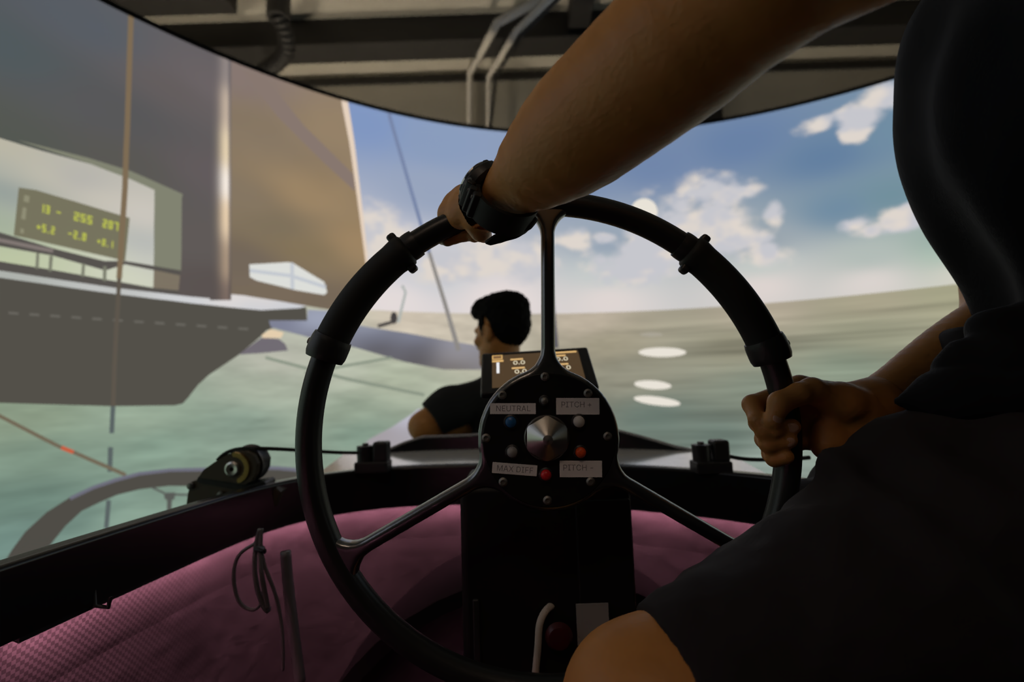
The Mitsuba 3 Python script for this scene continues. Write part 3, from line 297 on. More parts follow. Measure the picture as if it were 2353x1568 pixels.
 ('stanchion', (86, 88, 84), [[(-2.4, 1.109), (-2.359, 1.104), (-2.362, 1.077), (-2.371, 1.073), (-2.372, 1.002), (-2.387, 1.005), (-2.388, 1.077), (-2.398, 1.086)], [(-2.443, 1.135), (-2.4, 1.104), (-2.397, 1.111), (-2.44, 1.142)], [(-2.362, 1.091), (-2.3, 1.078), (-2.3, 1.087), (-2.362, 1.1)]]),
 ('forestay', (118, 132, 165), [[(-1.381, 3.187), (-1.374, 3.133), (-1.345, 3.033), (-1.317, 2.933), (-1.288, 2.833), (-1.26, 2.733), (-1.232, 2.632), (-1.203, 2.531), (-1.175, 2.43), (-1.147, 2.329), (-1.126, 2.337), (-1.155, 2.438), (-1.183, 2.54), (-1.211, 2.641), (-1.24, 2.742), (-1.268, 2.843), (-1.296, 2.944), (-1.325, 3.044), (-1.353, 3.143), (-1.36, 3.195)]]),
 ('forestay_foot', (140, 136, 132), [[(-1.147, 2.329), (-1.105, 2.184), (-1.063, 2.04), (-1.035, 1.938), (-1.008, 1.836), (-0.981, 1.734), (-0.952, 1.742), (-0.981, 1.844), (-1.01, 1.946), (-1.039, 2.048), (-1.083, 2.193), (-1.126, 2.337)]]),
 ('water_line', (136, 146, 130), [[(-2.01, 1.685), (-1.915, 1.659), (-1.815, 1.631), (-1.712, 1.602), (-1.605, 1.571), (-1.503, 1.547), (-1.398, 1.523), (-1.291, 1.498), (-1.18, 1.471), (-1.176, 1.488), (-1.287, 1.514), (-1.395, 1.54), (-1.5, 1.564), (-1.601, 1.587), (-1.708, 1.617), (-1.812, 1.646), (-1.911, 1.673), (-2.007, 1.699)], [(-1.823, 1.607), (-1.737, 1.623), (-1.648, 1.639), (-1.556, 1.656), (-1.461, 1.673), (-1.363, 1.691), (-1.366, 1.705), (-1.463, 1.687), (-1.558, 1.67), (-1.65, 1.653), (-1.739, 1.636), (-1.825, 1.62)]]),
 ('masthead_sensor', (66, 62, 62), [[(-1.33, 1.927), (-1.331, 1.917), (-1.333, 1.909), (-1.336, 1.901), (-1.34, 1.896), (-1.345, 1.892), (-1.35, 1.891), (-1.356, 1.892), (-1.36, 1.895), (-1.365, 1.9), (-1.368, 1.908), (-1.37, 1.916), (-1.37, 1.925), (-1.369, 1.934), (-1.367, 1.943), (-1.364, 1.95), (-1.36, 1.956), (-1.355, 1.96), (-1.35, 1.961), (-1.345, 1.96), (-1.34, 1.957), (-1.336, 1.952), (-1.333, 1.944), (-1.331, 1.936)], [(-1.439, 1.866), (-1.36, 1.891), (-1.365, 1.91), (-1.444, 1.884)]]),
 ('sensor_rod', (172, 178, 174), [[(-1.318, 1.897), (-1.273, 2.08), (-1.294, 2.124), (-1.307, 2.116), (-1.288, 2.08), (-1.333, 1.901)]]),
 ('antenna_rod', (92, 90, 98), [[(-0.37, 2.246), (-0.373, 2.025), (-0.371, 1.884), (-0.368, 1.746), (-0.332, 1.747), (-0.338, 1.886), (-0.344, 2.026), (-0.345, 2.247)]]),
 ('bow_deck', 'bow', [[(-1.218, 1.401), (-1.241, 1.38), (-1.368, 1.307), (-1.492, 1.25), (-1.562, 1.186), (-1.562, 1.159), (-1.654, 1.135), (-1.743, 1.112), (-1.735, 1.089), (-1.636, 1.101), (-1.534, 1.115), (-1.433, 1.119), (-1.329, 1.125), (-1.221, 1.131), (-1.118, 1.246), (-1.115, 1.397)]]),
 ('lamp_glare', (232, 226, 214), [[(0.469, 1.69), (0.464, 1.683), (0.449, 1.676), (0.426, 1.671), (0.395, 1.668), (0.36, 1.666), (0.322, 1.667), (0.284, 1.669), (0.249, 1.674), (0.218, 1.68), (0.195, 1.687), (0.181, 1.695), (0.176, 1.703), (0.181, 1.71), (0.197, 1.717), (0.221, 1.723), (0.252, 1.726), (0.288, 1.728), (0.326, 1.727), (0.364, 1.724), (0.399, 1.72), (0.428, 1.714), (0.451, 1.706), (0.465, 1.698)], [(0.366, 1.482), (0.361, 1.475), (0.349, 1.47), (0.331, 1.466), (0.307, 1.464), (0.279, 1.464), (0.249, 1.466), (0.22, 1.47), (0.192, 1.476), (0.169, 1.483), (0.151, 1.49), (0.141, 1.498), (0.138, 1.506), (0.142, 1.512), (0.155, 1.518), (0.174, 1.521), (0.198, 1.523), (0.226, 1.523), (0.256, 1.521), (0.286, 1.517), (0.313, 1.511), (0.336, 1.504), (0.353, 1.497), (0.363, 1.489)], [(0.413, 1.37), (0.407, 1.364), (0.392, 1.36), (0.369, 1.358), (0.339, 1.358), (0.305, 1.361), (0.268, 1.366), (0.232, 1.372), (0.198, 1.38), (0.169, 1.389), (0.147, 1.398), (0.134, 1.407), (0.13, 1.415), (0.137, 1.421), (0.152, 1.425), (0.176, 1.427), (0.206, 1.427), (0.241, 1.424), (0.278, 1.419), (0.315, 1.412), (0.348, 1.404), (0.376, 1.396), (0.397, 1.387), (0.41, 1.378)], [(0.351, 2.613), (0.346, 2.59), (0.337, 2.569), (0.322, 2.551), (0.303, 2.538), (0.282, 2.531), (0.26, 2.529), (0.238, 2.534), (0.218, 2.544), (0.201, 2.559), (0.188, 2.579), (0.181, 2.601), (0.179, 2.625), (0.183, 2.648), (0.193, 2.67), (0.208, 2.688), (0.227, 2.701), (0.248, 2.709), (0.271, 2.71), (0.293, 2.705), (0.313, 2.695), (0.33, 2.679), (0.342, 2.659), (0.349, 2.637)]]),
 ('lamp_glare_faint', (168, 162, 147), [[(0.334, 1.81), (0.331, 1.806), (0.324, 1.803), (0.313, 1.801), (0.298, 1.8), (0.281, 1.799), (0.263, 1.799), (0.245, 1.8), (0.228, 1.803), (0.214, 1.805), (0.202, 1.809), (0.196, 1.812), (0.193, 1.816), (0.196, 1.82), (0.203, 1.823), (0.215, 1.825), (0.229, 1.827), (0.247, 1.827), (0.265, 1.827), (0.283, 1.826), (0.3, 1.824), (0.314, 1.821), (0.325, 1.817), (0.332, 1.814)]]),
]
FIELD = {
 'sky': [(-1.53, 3.07, 126.72, 149.72, 192.7), (-1.09, 3.03, 136.62, 155.63, 188), (-1.09, 2.72, 150.48, 163.51, 188), (-0.24, 2.84, 118.8, 139.87, 173.9), (0.88, 3, 102.96, 128.05, 165.44), (1.33, 2.81, 97.02, 126.08, 159.8), (1.65, 2.87, 110.88, 139.87, 161.68), (1.61, 2.5, 110.88, 141.84, 155.1), (1.81, 2.21, 148.5, 169.42, 161.68), (0.03, 2.42, 148.5, 162.525, 178.6), (0.95, 2.34, 148.5, 160.555, 171.08), (-1.36, 2.26, 202.95, 201.925, 212), (-1.1, 2.2, 202.95, 204.88, 208), (0.02, 2.22, 193.05, 201.925, 200), (-1.36, 2.03, 227.7, 218.67, 217), (-0.7, 2.05, 229.68, 218.67, 216), (0.01, 2.05, 223.74, 213.745, 210), (0.93, 2.08, 223.74, 212.76, 208), (1.48, 2.04, 221.76, 212.76, 208), (1.89, 2.02, 212.85, 208.82, 196), (0.94, 2.2, 195.03, 201.925, 197), (1.49, 2.17, 176.22, 187.15, 182), (1.83, 2.14, 170.28, 192.075, 176), (1.37, 2.48, 108.9, 137.9, 161.68), (0.34, 2.93, 110.88, 132.975, 169.2)],
 'sea': [(-1.24, 1.92, 204, 192, 174), (-0.97, 1.86, 200, 190, 172), (-0.14, 1.92, 183, 171, 153), (0.92, 1.93, 175, 164, 145), (1.46, 1.92, 169, 162, 138), (1.83, 1.94, 163, 161, 133), (-0.01, 1.76, 155, 148, 127), (0.12, 1.57, 143, 141, 124), (0.78, 1.73, 139, 136, 116), (0.88, 1.43, 121, 130, 116), (1.45, 1.76, 145, 145, 123), (1.33, 1.54, 134, 146, 128), (0.24, 1.28, 103, 118, 109), (0.62, 1.15, 103, 118, 109), (0.87, 0.96, 144, 158, 149), (-1.37, 1.58, 174, 182, 160), (-1.65, 1.61, 185, 190, 172), (-2.01, 1.55, 168, 177, 159), (-1.6, 1.42, 144, 158, 139), (-1.56, 1.28, 128, 150, 134), (-2.12, 1.37, 133, 153, 138), (-2.48, 1.41, 150, 167, 147), (-2.83, 1.45, 146, 162, 138), (-2.78, 1.31, 125, 147, 130), (-2.82, 1.16, 106, 131, 119), (-2.45, 1.32, 132, 157, 140), (-2.71, 1.05, 110, 135, 125), (-2.86, 1.03, 108, 135, 127), (-2.51, 1.03, 138, 162, 146), (-1.95, 1.68, 185, 185, 171)],
 'dark_sail': [(-2.97, 2.8, 78, 88, 92), (-2.95, 2.48, 82, 86, 80), (-2.73, 3.03, 86, 92, 100), (-2.65, 2.71, 86, 86, 88), (-2.42, 2.92, 99, 92, 92), (-2.28, 2.99, 106, 98, 100), (-2.27, 2.56, 98, 90, 92), (-2.31, 2.21, 94, 88, 86), (-2.24, 2.02, 88, 80, 78), (-2.56, 2.5, 88, 86, 82)],
 'brown_sail': [(-2.16, 3.11, 134, 118, 112), (-2.05, 2.85, 134, 118, 98), (-2.12, 2.49, 131, 116, 96), (-1.83, 2.56, 156, 132, 100), (-1.68, 2.97, 148, 128, 102), (-1.56, 2.34, 158, 132, 98), (-2.11, 2.16, 112, 100, 88), (-1.74, 2, 114, 100, 85), (-1.83, 2.27, 133, 116, 88), (-1.96, 2.37, 124, 111, 90)],
 'window': [(-2.95, 2.42, 188, 182, 162), (-2.91, 2.35, 168, 172, 162), (-2.92, 2.27, 130, 146, 146), (-2.83, 2.36, 203, 196, 176), (-2.73, 2.37, 166, 166, 168), (-2.66, 2.33, 206, 199, 184), (-2.53, 2.3, 206, 200, 192), (-2.51, 2.17, 178, 181, 180), (-2.5, 2.09, 196, 196, 190), (-2.93, 2.13, 156, 170, 150), (-2.88, 2.03, 188, 198, 160), (-2.75, 2.04, 192, 200, 168), (-2.55, 2.01, 210, 212, 192), (-2.61, 2.04, 208, 212, 190)],
 'stripe': [(-2.21, 3.11, 140, 130, 128), (-2.21, 2.91, 190, 172, 155), (-2.2, 2.69, 226, 206, 172), (-2.2, 2.53, 248, 238, 228), (-2.2, 2.38, 228, 202, 168), (-2.19, 2.15, 164, 143, 122), (-2.19, 1.98, 118, 102, 94)],
 'beam': [(-1.91, 1.87, 115, 118, 140), (-1.76, 1.88, 185, 192, 210), (-1.74, 1.86, 128, 134, 158), (-1.75, 1.8, 98, 92, 98), (-1.49, 1.86, 150, 155, 172), (-1.46, 1.81, 104, 106, 122), (-1.44, 1.75, 84, 80, 82), (-1.24, 1.82, 128, 132, 150), (-1.21, 1.75, 92, 90, 98), (-1.21, 1.68, 80, 76, 78), (-0.98, 1.78, 150, 150, 162), (-0.99, 1.71, 150, 146, 150), (-1.01, 1.64, 118, 112, 108)],
 'deck_edge': [(-2.92, 1.96, 172, 176, 170), (-2.59, 1.95, 190, 192, 190), (-2.32, 1.95, 205, 208, 212), (-2.15, 1.97, 232, 222, 216), (-2.03, 1.97, 226, 216, 208), (-2.07, 1.94, 190, 200, 212), (-1.93, 1.95, 200, 204, 212)],
 'bow': [(-1.26, 1.33, 196, 196, 212), (-1.27, 1.28, 160, 155, 160), (-1.42, 1.27, 158, 150, 154), (-1.37, 1.22, 165, 160, 165), (-1.65, 1.14, 152, 152, 144)],
}
CLOUDS = [(0.561, 2.555, 0.269, 0.216), (0.726, 2.679, 0.175, 0.114), (0.304, 2.346, 0.215, 0.144), (0.568, 2.269, 0.204, 0.085), (0.392, 2.441, 0.290, 0.159), (0.828, 2.678, 0.135, 0.056), (0.679, 2.371, 0.248, 0.113), (0.280, 2.406, 0.163, 0.174), (1.036, 2.518, 0.051, 0.071), (0.944, 2.257, 0.185, 0.068), (1.479, 3.031, 0.119, 0.084), (1.306, 3.023, 0.106, 0.059), (1.470, 2.932, 0.080, 0.065), (1.565, 3.074, 0.096, 0.051), (1.620, 2.363, 0.144, 0.068), (1.502, 2.351, 0.096, 0.055), (1.474, 2.369, 0.088, 0.055), (1.717, 2.407, 0.096, 0.043), (-0.742, 2.358, 0.227, 0.113), (-1.204, 2.380, 0.214, 0.113), (-1.434, 2.393, 0.152, 0.156), (-1.073, 2.284, 0.191, 0.108), (-0.254, 2.459, 0.172, 0.070), (0.003, 2.463, 0.085, 0.041), (-0.938, 2.265, 0.166, 0.082), (-0.489, 2.308, 0.171, 0.114), (0.244, 2.264, 0.322, 0.115), (1.646, 3.096, 0.146, 0.076)]
LUFF = [(-2.212, 3.157), (-2.183, 1.961), 0.0186]

def on_screen(uz, r=SR):
    a = uz[:, 0] / SR; return np.c_[SX + r * np.sin(a), SY + r * np.cos(a), uz[:, 1]]
def field(pts, power=3.0):
    L = [(u, z, lin(*c)) for u, z, *c in pts]
    def fn(u, z):
        ws, col = mi.Float(0), mi.Color3f(0)
        for a, b, c in L:
            w = dr.power(dr.square(u - a) + dr.square((z - b) * 1.8) + 0.012, -power / 2); ws += w; col += w * mi.Color3f(c)
        return col / ws
    return fn
def screen_uz(p): return SR * dr.atan2(p.x - SX, p.y - SY), p.z
F = {k: field(v) for k, v in FIELD.items()}
def sky_picture(p, n, uv):
    u, z = screen_uz(p); g = mi.Float(0)
    for a, b, c, d in CLOUDS: g = dr.maximum(g, dr.exp(-0.62 * (dr.square((u - a) / c) + dr.square((z - b) / d))))
    puff = mikit.fbm(u * 5.5 + 1.7, z * 8.0, 3.0, 5) - 0.5
    cover = mikit.smoothstep(0.30, 0.80, g * 0.95 + 1.7 * puff * (0.4 + 0.6 * g) * mikit.smoothstep(0.02, 0.3, g))
    white = mikit.mix(lin(222, 213, 204), lin(198, 198, 204), mikit.smoothstep(0.35, 0.65, mikit.fbm(u * 7 + 5, z * 9, 1.0, 3)))
    return (F['sky'](u, z) * (1 - cover) + white * cover) * SCREEN_GAIN
def sea_picture(p, n, uv):
    u, z = screen_uz(p)
    right = mikit.smoothstep(-0.3, 0.6, u)
    streak = mikit.fbm(u * 1.1, z * 22, 5.0, 4) - 0.5
    wave = mikit.fbm(u * 6 + z * 3, z * 26, 9.0, 4) - 0.5
    fine = mikit.fbm(u * 1.6, z * 60, 2.0, 3) - 0.5
    k = 1 + (0.85 * streak + 0.35 * fine) * right * mikit.smoothstep(SH, SH - 0.12, z) + 0.45 * wave * (1 - right)
    return F['sea'](u, z) * k * SCREEN_GAIN
def picture(name):
    if name == 'stripe':
        (ua, za), (ub, zb), wd = LUFF
        def luff(p, n, uv):
            u, z = screen_uz(p); c = (u - (ua + (ub - ua) * (z - za) / (zb - za))) / wd
            k = dr.exp(-dr.square(dr.select(c < 0, c * 0.62, c * 1.5)))
            return (F['dark_sail'](u, z) * (1 - k) + F['stripe'](u, z) * k) * SCREEN_GAIN
        return luff
    if name == 'dark_sail': return lambda p, n, uv: F[name](*screen_uz(p)) * (0.96 + 0.08 * mikit.fbm(p.x * 3, p.y * 3, p.z * 3, 2)) * SCREEN_GAIN
    if name == 'brown_sail': return lambda p, n, uv: F[name](*screen_uz(p)) * (0.93 + 0.14 * mikit.fbm(p.x * 4, p.y * 4, p.z * 4, 3)) * SCREEN_GAIN
    return lambda p, n, uv: F[name](*screen_uz(p)) * SCREEN_GAIN
scene['screen_cloth'] = {'type': 'diffuse', 'reflectance': {'type': 'rgb', 'value': [0.04, 0.04, 0.04]}}
STEP = 2 * math.pi / 180 * SR
def sheet(poly):
    V, Fc, k = [], [], 0
    u0, _, u1, _ = poly.bounds
    for i in range(int(math.floor(u0 / STEP)), int(math.floor(u1 / STEP)) + 1):
        part = poly.intersection(sbox(i * STEP, -9, (i + 1) * STEP, 9))
        for g in getattr(part, 'geoms', [part]):
            if g.geom_type != 'Polygon' or g.area < 1e-7: continue
            v, f = trimesh.creation.triangulate_polygon(g, engine='earcut')
            V.append(v); Fc.append(np.asarray(f) + k); k += len(v)
    v = np.vstack(V); f = np.vstack(Fc); w = on_screen(v)
    nrm = np.cross(w[f[:, 1]] - w[f[:, 0]], w[f[:, 2]] - w[f[:, 0]]); ctr = w[f].mean(1) - (SX, SY, 0); ctr[:, 2] = 0
    flip = (nrm * ctr).sum(1) > 0; f[flip] = f[flip][:, ::-1]                # towards the axis
    return trimesh.Trimesh(w, f, process=False), v
screen = thing('projection_screen', 'large curved screen showing a foiling catamaran, sky and sea', 'screen')
whole = sbox(-UMAX, SB, UMAX, ST)
layers = [('sky', sky_picture, [sbox(-UMAX, SH, UMAX, ST)]), ('sea', sea_picture, [sbox(-UMAX, SB, UMAX, SH)])]
for n_, c_, polys in SCREEN:
    layers.append((n_, c_, [Polygon(q).buffer(0) for q in polys]))
SAY = {'sky': 'projected blue sky with white cumulus clouds', 'sea': 'projected grey green sea with streaks', 'sail_wing': 'projected dark grey wing sail', 'sail_flap': 'projected brown sail panel',
       'hull_side': 'projected dark grey hull side', 'display_board': 'projected olive number display board', 'board_figure': 'yellow figures on the display board', 'crossbeam': 'projected blue grey crossbeam',
       'hoop_rail': 'projected grey curved hoop rail', 'lamp_glare': 'white oval glare spots on the screen', 'sail_window': 'projected window in the dark sail with sky', 'halyard': 'projected tan upright rope', 'mainsheet': 'projected brown slanting rope'}
cover = Polygon(); pieces = []
for n_, c_, polys in reversed(layers):
    mine = unary_union(polys).intersection(whole).difference(cover)
    pieces.append((n_, c_, mine)); cover = cover.union(mine.buffer(1e-6))
for n_, c_, g in reversed(pieces):
    parts = [q for q in getattr(g, 'geoms', [g]) if q.geom_type == 'Polygon' and q.area > 1e-6]
    if not parts: continue
    fn = c_ if callable(c_) else picture(c_) if isinstance(c_, str) else None
    rad = mikit.proc(fn) if fn else {'type': 'rgb', 'value': [v * SCREEN_GAIN for v in lin(*c_)]}
    for q in parts:
        m, flat = sheet(q); flat = (flat - flat.min(0)) / (flat.max(0) - flat.min(0))
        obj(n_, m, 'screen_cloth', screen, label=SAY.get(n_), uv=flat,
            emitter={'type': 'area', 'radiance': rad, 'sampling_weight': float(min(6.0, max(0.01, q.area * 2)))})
ang = np.linspace(-UMAX, UMAX, 120)
def ring_wall(r0, r1, z0, z1):
    V, Fq = [], []
    for u in ang: V += [on_screen(np.array([[u, z]]), r)[0] for r, z in ((r0, z0), (r1, z0), (r1, z1), (r0, z1))]
    for i in range(len(ang) - 1):
        for j in range(4):
            a, b = i * 4 + j, i * 4 + (j + 1) % 4; Fq += [[a, b, b + 4], [a, b + 4, a + 4]]
    return trimesh.Trimesh(np.array(V), Fq, process=False)
obj('backing', ring_wall(SR + 0.012, SR + 0.03, SB, ST), 'black_matt', screen)
obj('frame', ring_wall(SR - 0.008, SR + 0.04, ST, ST + 0.02), 'black_matt', screen, label='thin black top edge of the screen')
obj('frame', ring_wall(SR - 0.008, SR + 0.04, SB - 0.04, SB), 'black_matt', screen)
for i, u in enumerate(np.linspace(-UMAX + 0.1, UMAX - 0.1, 8)):
    q = on_screen(np.array([[u, 0.0]]), SR + 0.06)[0]
    obj('support', box(q - (0.025, 0.025, 0), q + (0.025, 0.025, ST - 0.3)), 'dark_steel', screen)
# ------------------------------------------------------------------ the boat mock-up: hull, cockpit rim, liner, floor
RIM_T, RIM_B, DECK, SOLE = 1.343, 1.266, 1.245, 0.70
RIM = spline([(-0.47, -1.0), (-0.512, -0.4), (-0.522, 0.1), (-0.508, 0.49), (-0.478, 0.723), (-0.405, 0.945), (-0.26, 1.028), (-0.09, 1.032), (0.07, 1.005), (0.257, 0.925), (0.42, 0.80),
              (0.515, 0.60), (0.56, 0.35), (0.575, 0.0), (0.56, -0.45), (0.52, -1.0)], 150)
RN = np.gradient(RIM, axis=0); RN = np.c_[-RN[:, 1], RN[:, 0]]; RN /= np.linalg.norm(RN, axis=1, keepdims=True)        # points outward (to the left of travel)
def sweep(profile, path=RIM, nrm=RN, closed=True, uvs=False):
    """A profile of (outward offset, height) pairs carried along the rim's path."""
    pr = np.array(profile, float); k = len(pr)
    V = np.concatenate([np.c_[path[i] + nrm[i] * pr[:, :1], pr[:, 1]] for i in range(len(path))])
    Fq = []
    for i in range(len(path) - 1):
        for j in range(k if closed else k - 1):
            a, b = i * k + j, i * k + (j + 1) % k; Fq += [[a, a + k, b + k], [a, b + k, b]]
    if closed:
        import mapbox_earcut
        tri = mapbox_earcut.triangulate_float64(pr[:, :2].copy(), np.array([k], np.uint32)).reshape(-1, 3).astype(int); e = (len(path) - 1) * k
        Fq += [list(t[::-1]) for t in tri] + [list(t + e) for t in tri]
    m = trimesh.Trimesh(V, Fq, process=False)
    if m.volume < 0: m.faces = m.faces[:, ::-1]
    if not uvs: return m
    s = np.r_[0, np.cumsum(np.linalg.norm(np.diff(path, axis=0), axis=1))]; v = np.r_[0, np.cumsum(np.linalg.norm(np.diff(pr, axis=0), axis=1))]
    return m, np.c_[np.repeat(s, k), np.tile(v, len(path))]
a = np.linspace(0, math.pi, 7)
prof = [(0.0, RIM_B)] + [(0.006 - 0.006 * math.cos(t), RIM_T - 0.006 + 0.006 * math.sin(t)) for t in np.linspace(0, math.pi / 2, 5)] + \
       [(0.022 + 0.006 * math.sin(t), RIM_T - 0.006 + 0.006 * math.cos(t)) for t in np.linspace(0, math.pi / 2, 5)] + [(0.030, 1.30), (0.042, DECK), (0.038, DECK), (0.030, RIM_B)]
boat = thing('boat_mockup', 'black boat cockpit mock-up with pale foredeck in front of the curved screen', 'boat')
obj('cockpit_rim', sweep(prof), 'black_gloss', boat, smooth=35, label='glossy black raised rim around the cockpit')
def weave(p, n, uv):
    a, b = uv.x * 250, uv.y * 250
    k = mikit.cell_rand(a, b, 0) * 0.25 + 0.75
    over = dr.select((dr.floor(a) + dr.floor(b)) - 2 * dr.floor((dr.floor(a) + dr.floor(b)) / 2) > 0.5, 1.0, 0.35)
    wear = mikit.smoothstep(0.35, 0.7, mikit.fbm(uv.x * 14, uv.y * 30, 2.0, 3))
    return mi.Color3f(0.26, 0.25, 0.26) * k * (over * (0.55 + 0.45 * wear) + 0.25)
def weave_h(p, n, uv):
    a, b = uv.x * 250, uv.y * 250
    fa, fb = a - dr.floor(a), b - dr.floor(b)
    par = (dr.floor(a) + dr.floor(b)) - 2 * dr.floor((dr.floor(a) + dr.floor(b)) / 2)
    return dr.select(par > 0.5, dr.sin(fa * math.pi), 0.4 * dr.sin(fb * math.pi)) + 2.5 * mikit.fbm(uv.x * 16, uv.y * 16, 0.0, 3)
bumped('carbon_weave', mikit.proc(weave), weave_h, 0.0007, 0.40, eps=4e-4, specular=0.5)
m, uv = sweep([(0.029, RIM_B - 0.001), (0.030, 1.255), (0.040, 1.192), (0.036, 1.186), (0.040, 1.183), (0.0435, 1.192), (0.036, RIM_B - 0.001)], RIM[:49], RN[:49], uvs=True)
obj('liner_band', m, 'carbon_weave', boat, smooth=True, uv=uv, label='woven carbon band under the cockpit rim')
def liner_tone(p, n, uv):
    a, b = (p.x + p.y) * 210, p.z * 210
    par = (dr.floor(a) + dr.floor(b)) - 2 * dr.floor((dr.floor(a) + dr.floor(b)) / 2)
    return mi.Color3f(0.075, 0.066, 0.068) * (0.35 + 1.1 * mikit.fbm(p.x * 9, p.y * 9, p.z * 9, 4)) * mikit.mix((1, 1, 1), mi.Color3f(dr.select(par > 0.5, 1.35, 0.65)), mikit.smoothstep(0.85, 0.6, p.y))
bumped('liner_dark', mikit.proc(liner_tone), lambda p, n, uv: mikit.fbm(p.x * 40, p.y * 40, p.z * 40, 3), 0.003, 0.5, eps=2e-3)
low = sweep([(0.036, 1.187), (0.030, 1.02), (0.0, 0.86), (-0.06, SOLE), (-0.055, SOLE), (0.006, 0.86), (0.036, 1.02), (0.042, 1.187)])
up = sweep([(0.0285, RIM_B - 0.001), (0.0298, 1.235), (0.0359, 1.186), (0.041, 1.186), (0.036, 1.23), (0.0302, 1.24), (0.0300, RIM_B - 0.001)], RIM[48:], RN[48:])
obj('front_liner', up, 'liner_dark', boat, smooth=40)
# the dark foot tunnel is cut out of the front of the liner
foot = Polygon([(-0.39, SOLE)] + [(0.03 + 0.42 * math.sin(t), SOLE + 0.02 + 0.45 * math.cos(t)) for t in np.linspace(-math.pi / 2, math.pi / 2, 25)] + [(0.45, SOLE)])
solid = m3.Manifold(m3.Mesh(np.array(low.vertices, np.float32), np.array(low.faces, np.uint32)))
hole = m3.Manifold.extrude(m3.CrossSection([np.array(foot.exterior.coords)[:-1]], m3.FillRule.EvenOdd), 0.7).rotate([90, 0, 0]).translate([0, 1.3, 0])
cutliner = tm(solid - hole) if solid.status() == m3.Error.NoError else low
obj('liner', cutliner, 'liner_dark', boat, smooth=35, label='dark rough lower liner of the cockpit')

arch = np.array(foot.exterior.coords)[:-1]
V = np.vstack([np.c_[arch[:, 0], np.full(len(arch), 0.75), arch[:, 1]], np.c_[arch[:, 0] * 0.8, np.full(len(arch), 1.28), SOLE + (arch[:, 1] - SOLE) * 0.8]]); k = len(arch)
arch_frame = prism(foot.buffer(0.02).difference(foot.buffer(-0.004)).intersection(sbox(-1, SOLE, 1, 2)), 0.16)
obj('foot_tunnel_edge', place(arch_frame, frame((0, 0.99, 0), (1, 0, 0), (0, 0, 1), (0, -1, 0))), 'black_matt', boat)
obj('foot_tunnel', place(prism(foot.buffer(0.01).difference(foot).intersection(sbox(-1, SOLE, 1, 2)), 0.32), frame((0, 1.30, 0), (1, 0, 0), (0, 0, 1), (0, -1, 0))), 'black_matt', boat)
obj('foot_tunnel_end', box((-0.42, 1.30, SOLE), (0.48, 1.31, 1.19)), 'black_matt', boat)
sole_poly = Polygon(np.vstack([RIM - RN * 0.055])).buffer(0)
obj('cockpit_floor', place(prism(unary_union([sole_poly, sbox(-0.4, 0.8, 0.46, 1.32)]), 0.02), frame((0, 0, SOLE - 0.02), (1, 0, 0), (0, 1, 0), (0, 0, 1))), 'black_matt', boat)
# hull: side shell and deck round the two cockpits
outer = Polygon([(-0.60, -1.05), (-0.66, -0.2), (-0.65, 0.5), (-0.60, 0.85), (-0.47, 1.12), (-0.43, 1.32), (-0.42, 1.9), (-0.36, 2.35), (0.0, 2.6), (0.40, 2.35), (0.46, 1.9), (0.47, 1.3), (0.50, 1.05), (0.66, 0.7), (0.72, 0.2), (0.70, -1.05)]).buffer(0.03)
inner = Polygon(RIM + RN * 0.043).buffer(0)
front = sbox(-0.31, 1.40, 0.34, 2.15).buffer(0.04)
shell = outer.difference(outer.buffer(-0.02)); lid = outer.difference(inner).difference(front)
obj('hull', place(prism(shell, DECK - 0.14), frame((0, 0, 0.12), (1, 0, 0), (0, 1, 0), (0, 0, 1))), 'black_plastic', boat)
obj('keel_block', box((-0.5, -0.9, 0), (0.55, 2.2, 0.12)), 'dark_steel', boat)
obj('side_deck', place(prism(lid, 0.02), frame((0, 0, DECK - 0.02), (1, 0, 0), (0, 1, 0), (0, 0, 1))), 'black_plastic', boat)
obj('front_cockpit_floor', box((-0.34, 1.38, SOLE - 0.02), (0.37, 2.18, SOLE)), 'black_matt', boat)
obj('crew_seat', rbox((-0.26, 1.72, SOLE), (0.26, 2.12, 0.93), 0.03), 'black_plastic', boat)
def deck_z(x, y): return 1.338 + 0.15 * rim_in.distance(Point(x, y))
rim_in = Polygon(RIM + RN * 0.029).buffer(0)
fd = rim_in.buffer(0.150).difference(rim_in.buffer(0.002)).intersection(sbox(-0.41, 0.75, 0.435, 1.5))
fd = max(getattr(fd, 'geoms', [fd]), key=lambda g: g.area)
fm = prism(fd, 0.10, 0.006); fv, ff = trimesh.remesh.subdivide_to_size(fm.vertices, fm.faces, 0.03)
fv[:, 2] += [deck_z(x, y) - 0.10 for x, y in fv[:, :2]]
obj('foredeck', trimesh.Trimesh(fv, ff, process=False), 'deck_white', boat, smooth=40, label='pale glossy foredeck')
# raised coaming of the front cockpit: a low black hood along the deck's far edge
def pixel(P):
    d = np.asarray(P) - EYE; k = d @ FWD; return 1176.5 + FOCAL * (d @ RIGHT) / k, 784 - FOCAL * (d @ UP) / k, k
hp = np.array([(x, y) for x, y in (RIM + RN * 0.150) if y > 0.7]); hpx = np.array([pixel((x, y, 1.36))[0] for x, y in hp])
hp = hp[(hpx > 880) & (hpx < 1608)]; hpx = hpx[(hpx > 880) & (hpx < 1608)]
from scipy.interpolate import PchipInterpolator
hy = PchipInterpolator([878, 920, 960, 1045, 1110, 1180, 1255, 1340, 1420, 1520, 1610], [1040, 1022, 1006, 1003, 999, 982, 970, 974, 990, 1017, 1046])(hpx)
hz = [max(at(x, y, pixel((q[0], q[1], 1.36))[2])[2], deck_z(*q) + 0.001) for x, y, q in zip(hpx, hy, hp)]
V = np.concatenate([[(x, y, 1.30), (x, y, z - 0.004), (x, y + 0.004, z), (x, y + 0.045, z), (x, y + 0.05, 1.30)] for (x, y), z in zip(hp, hz)]); Fq = []
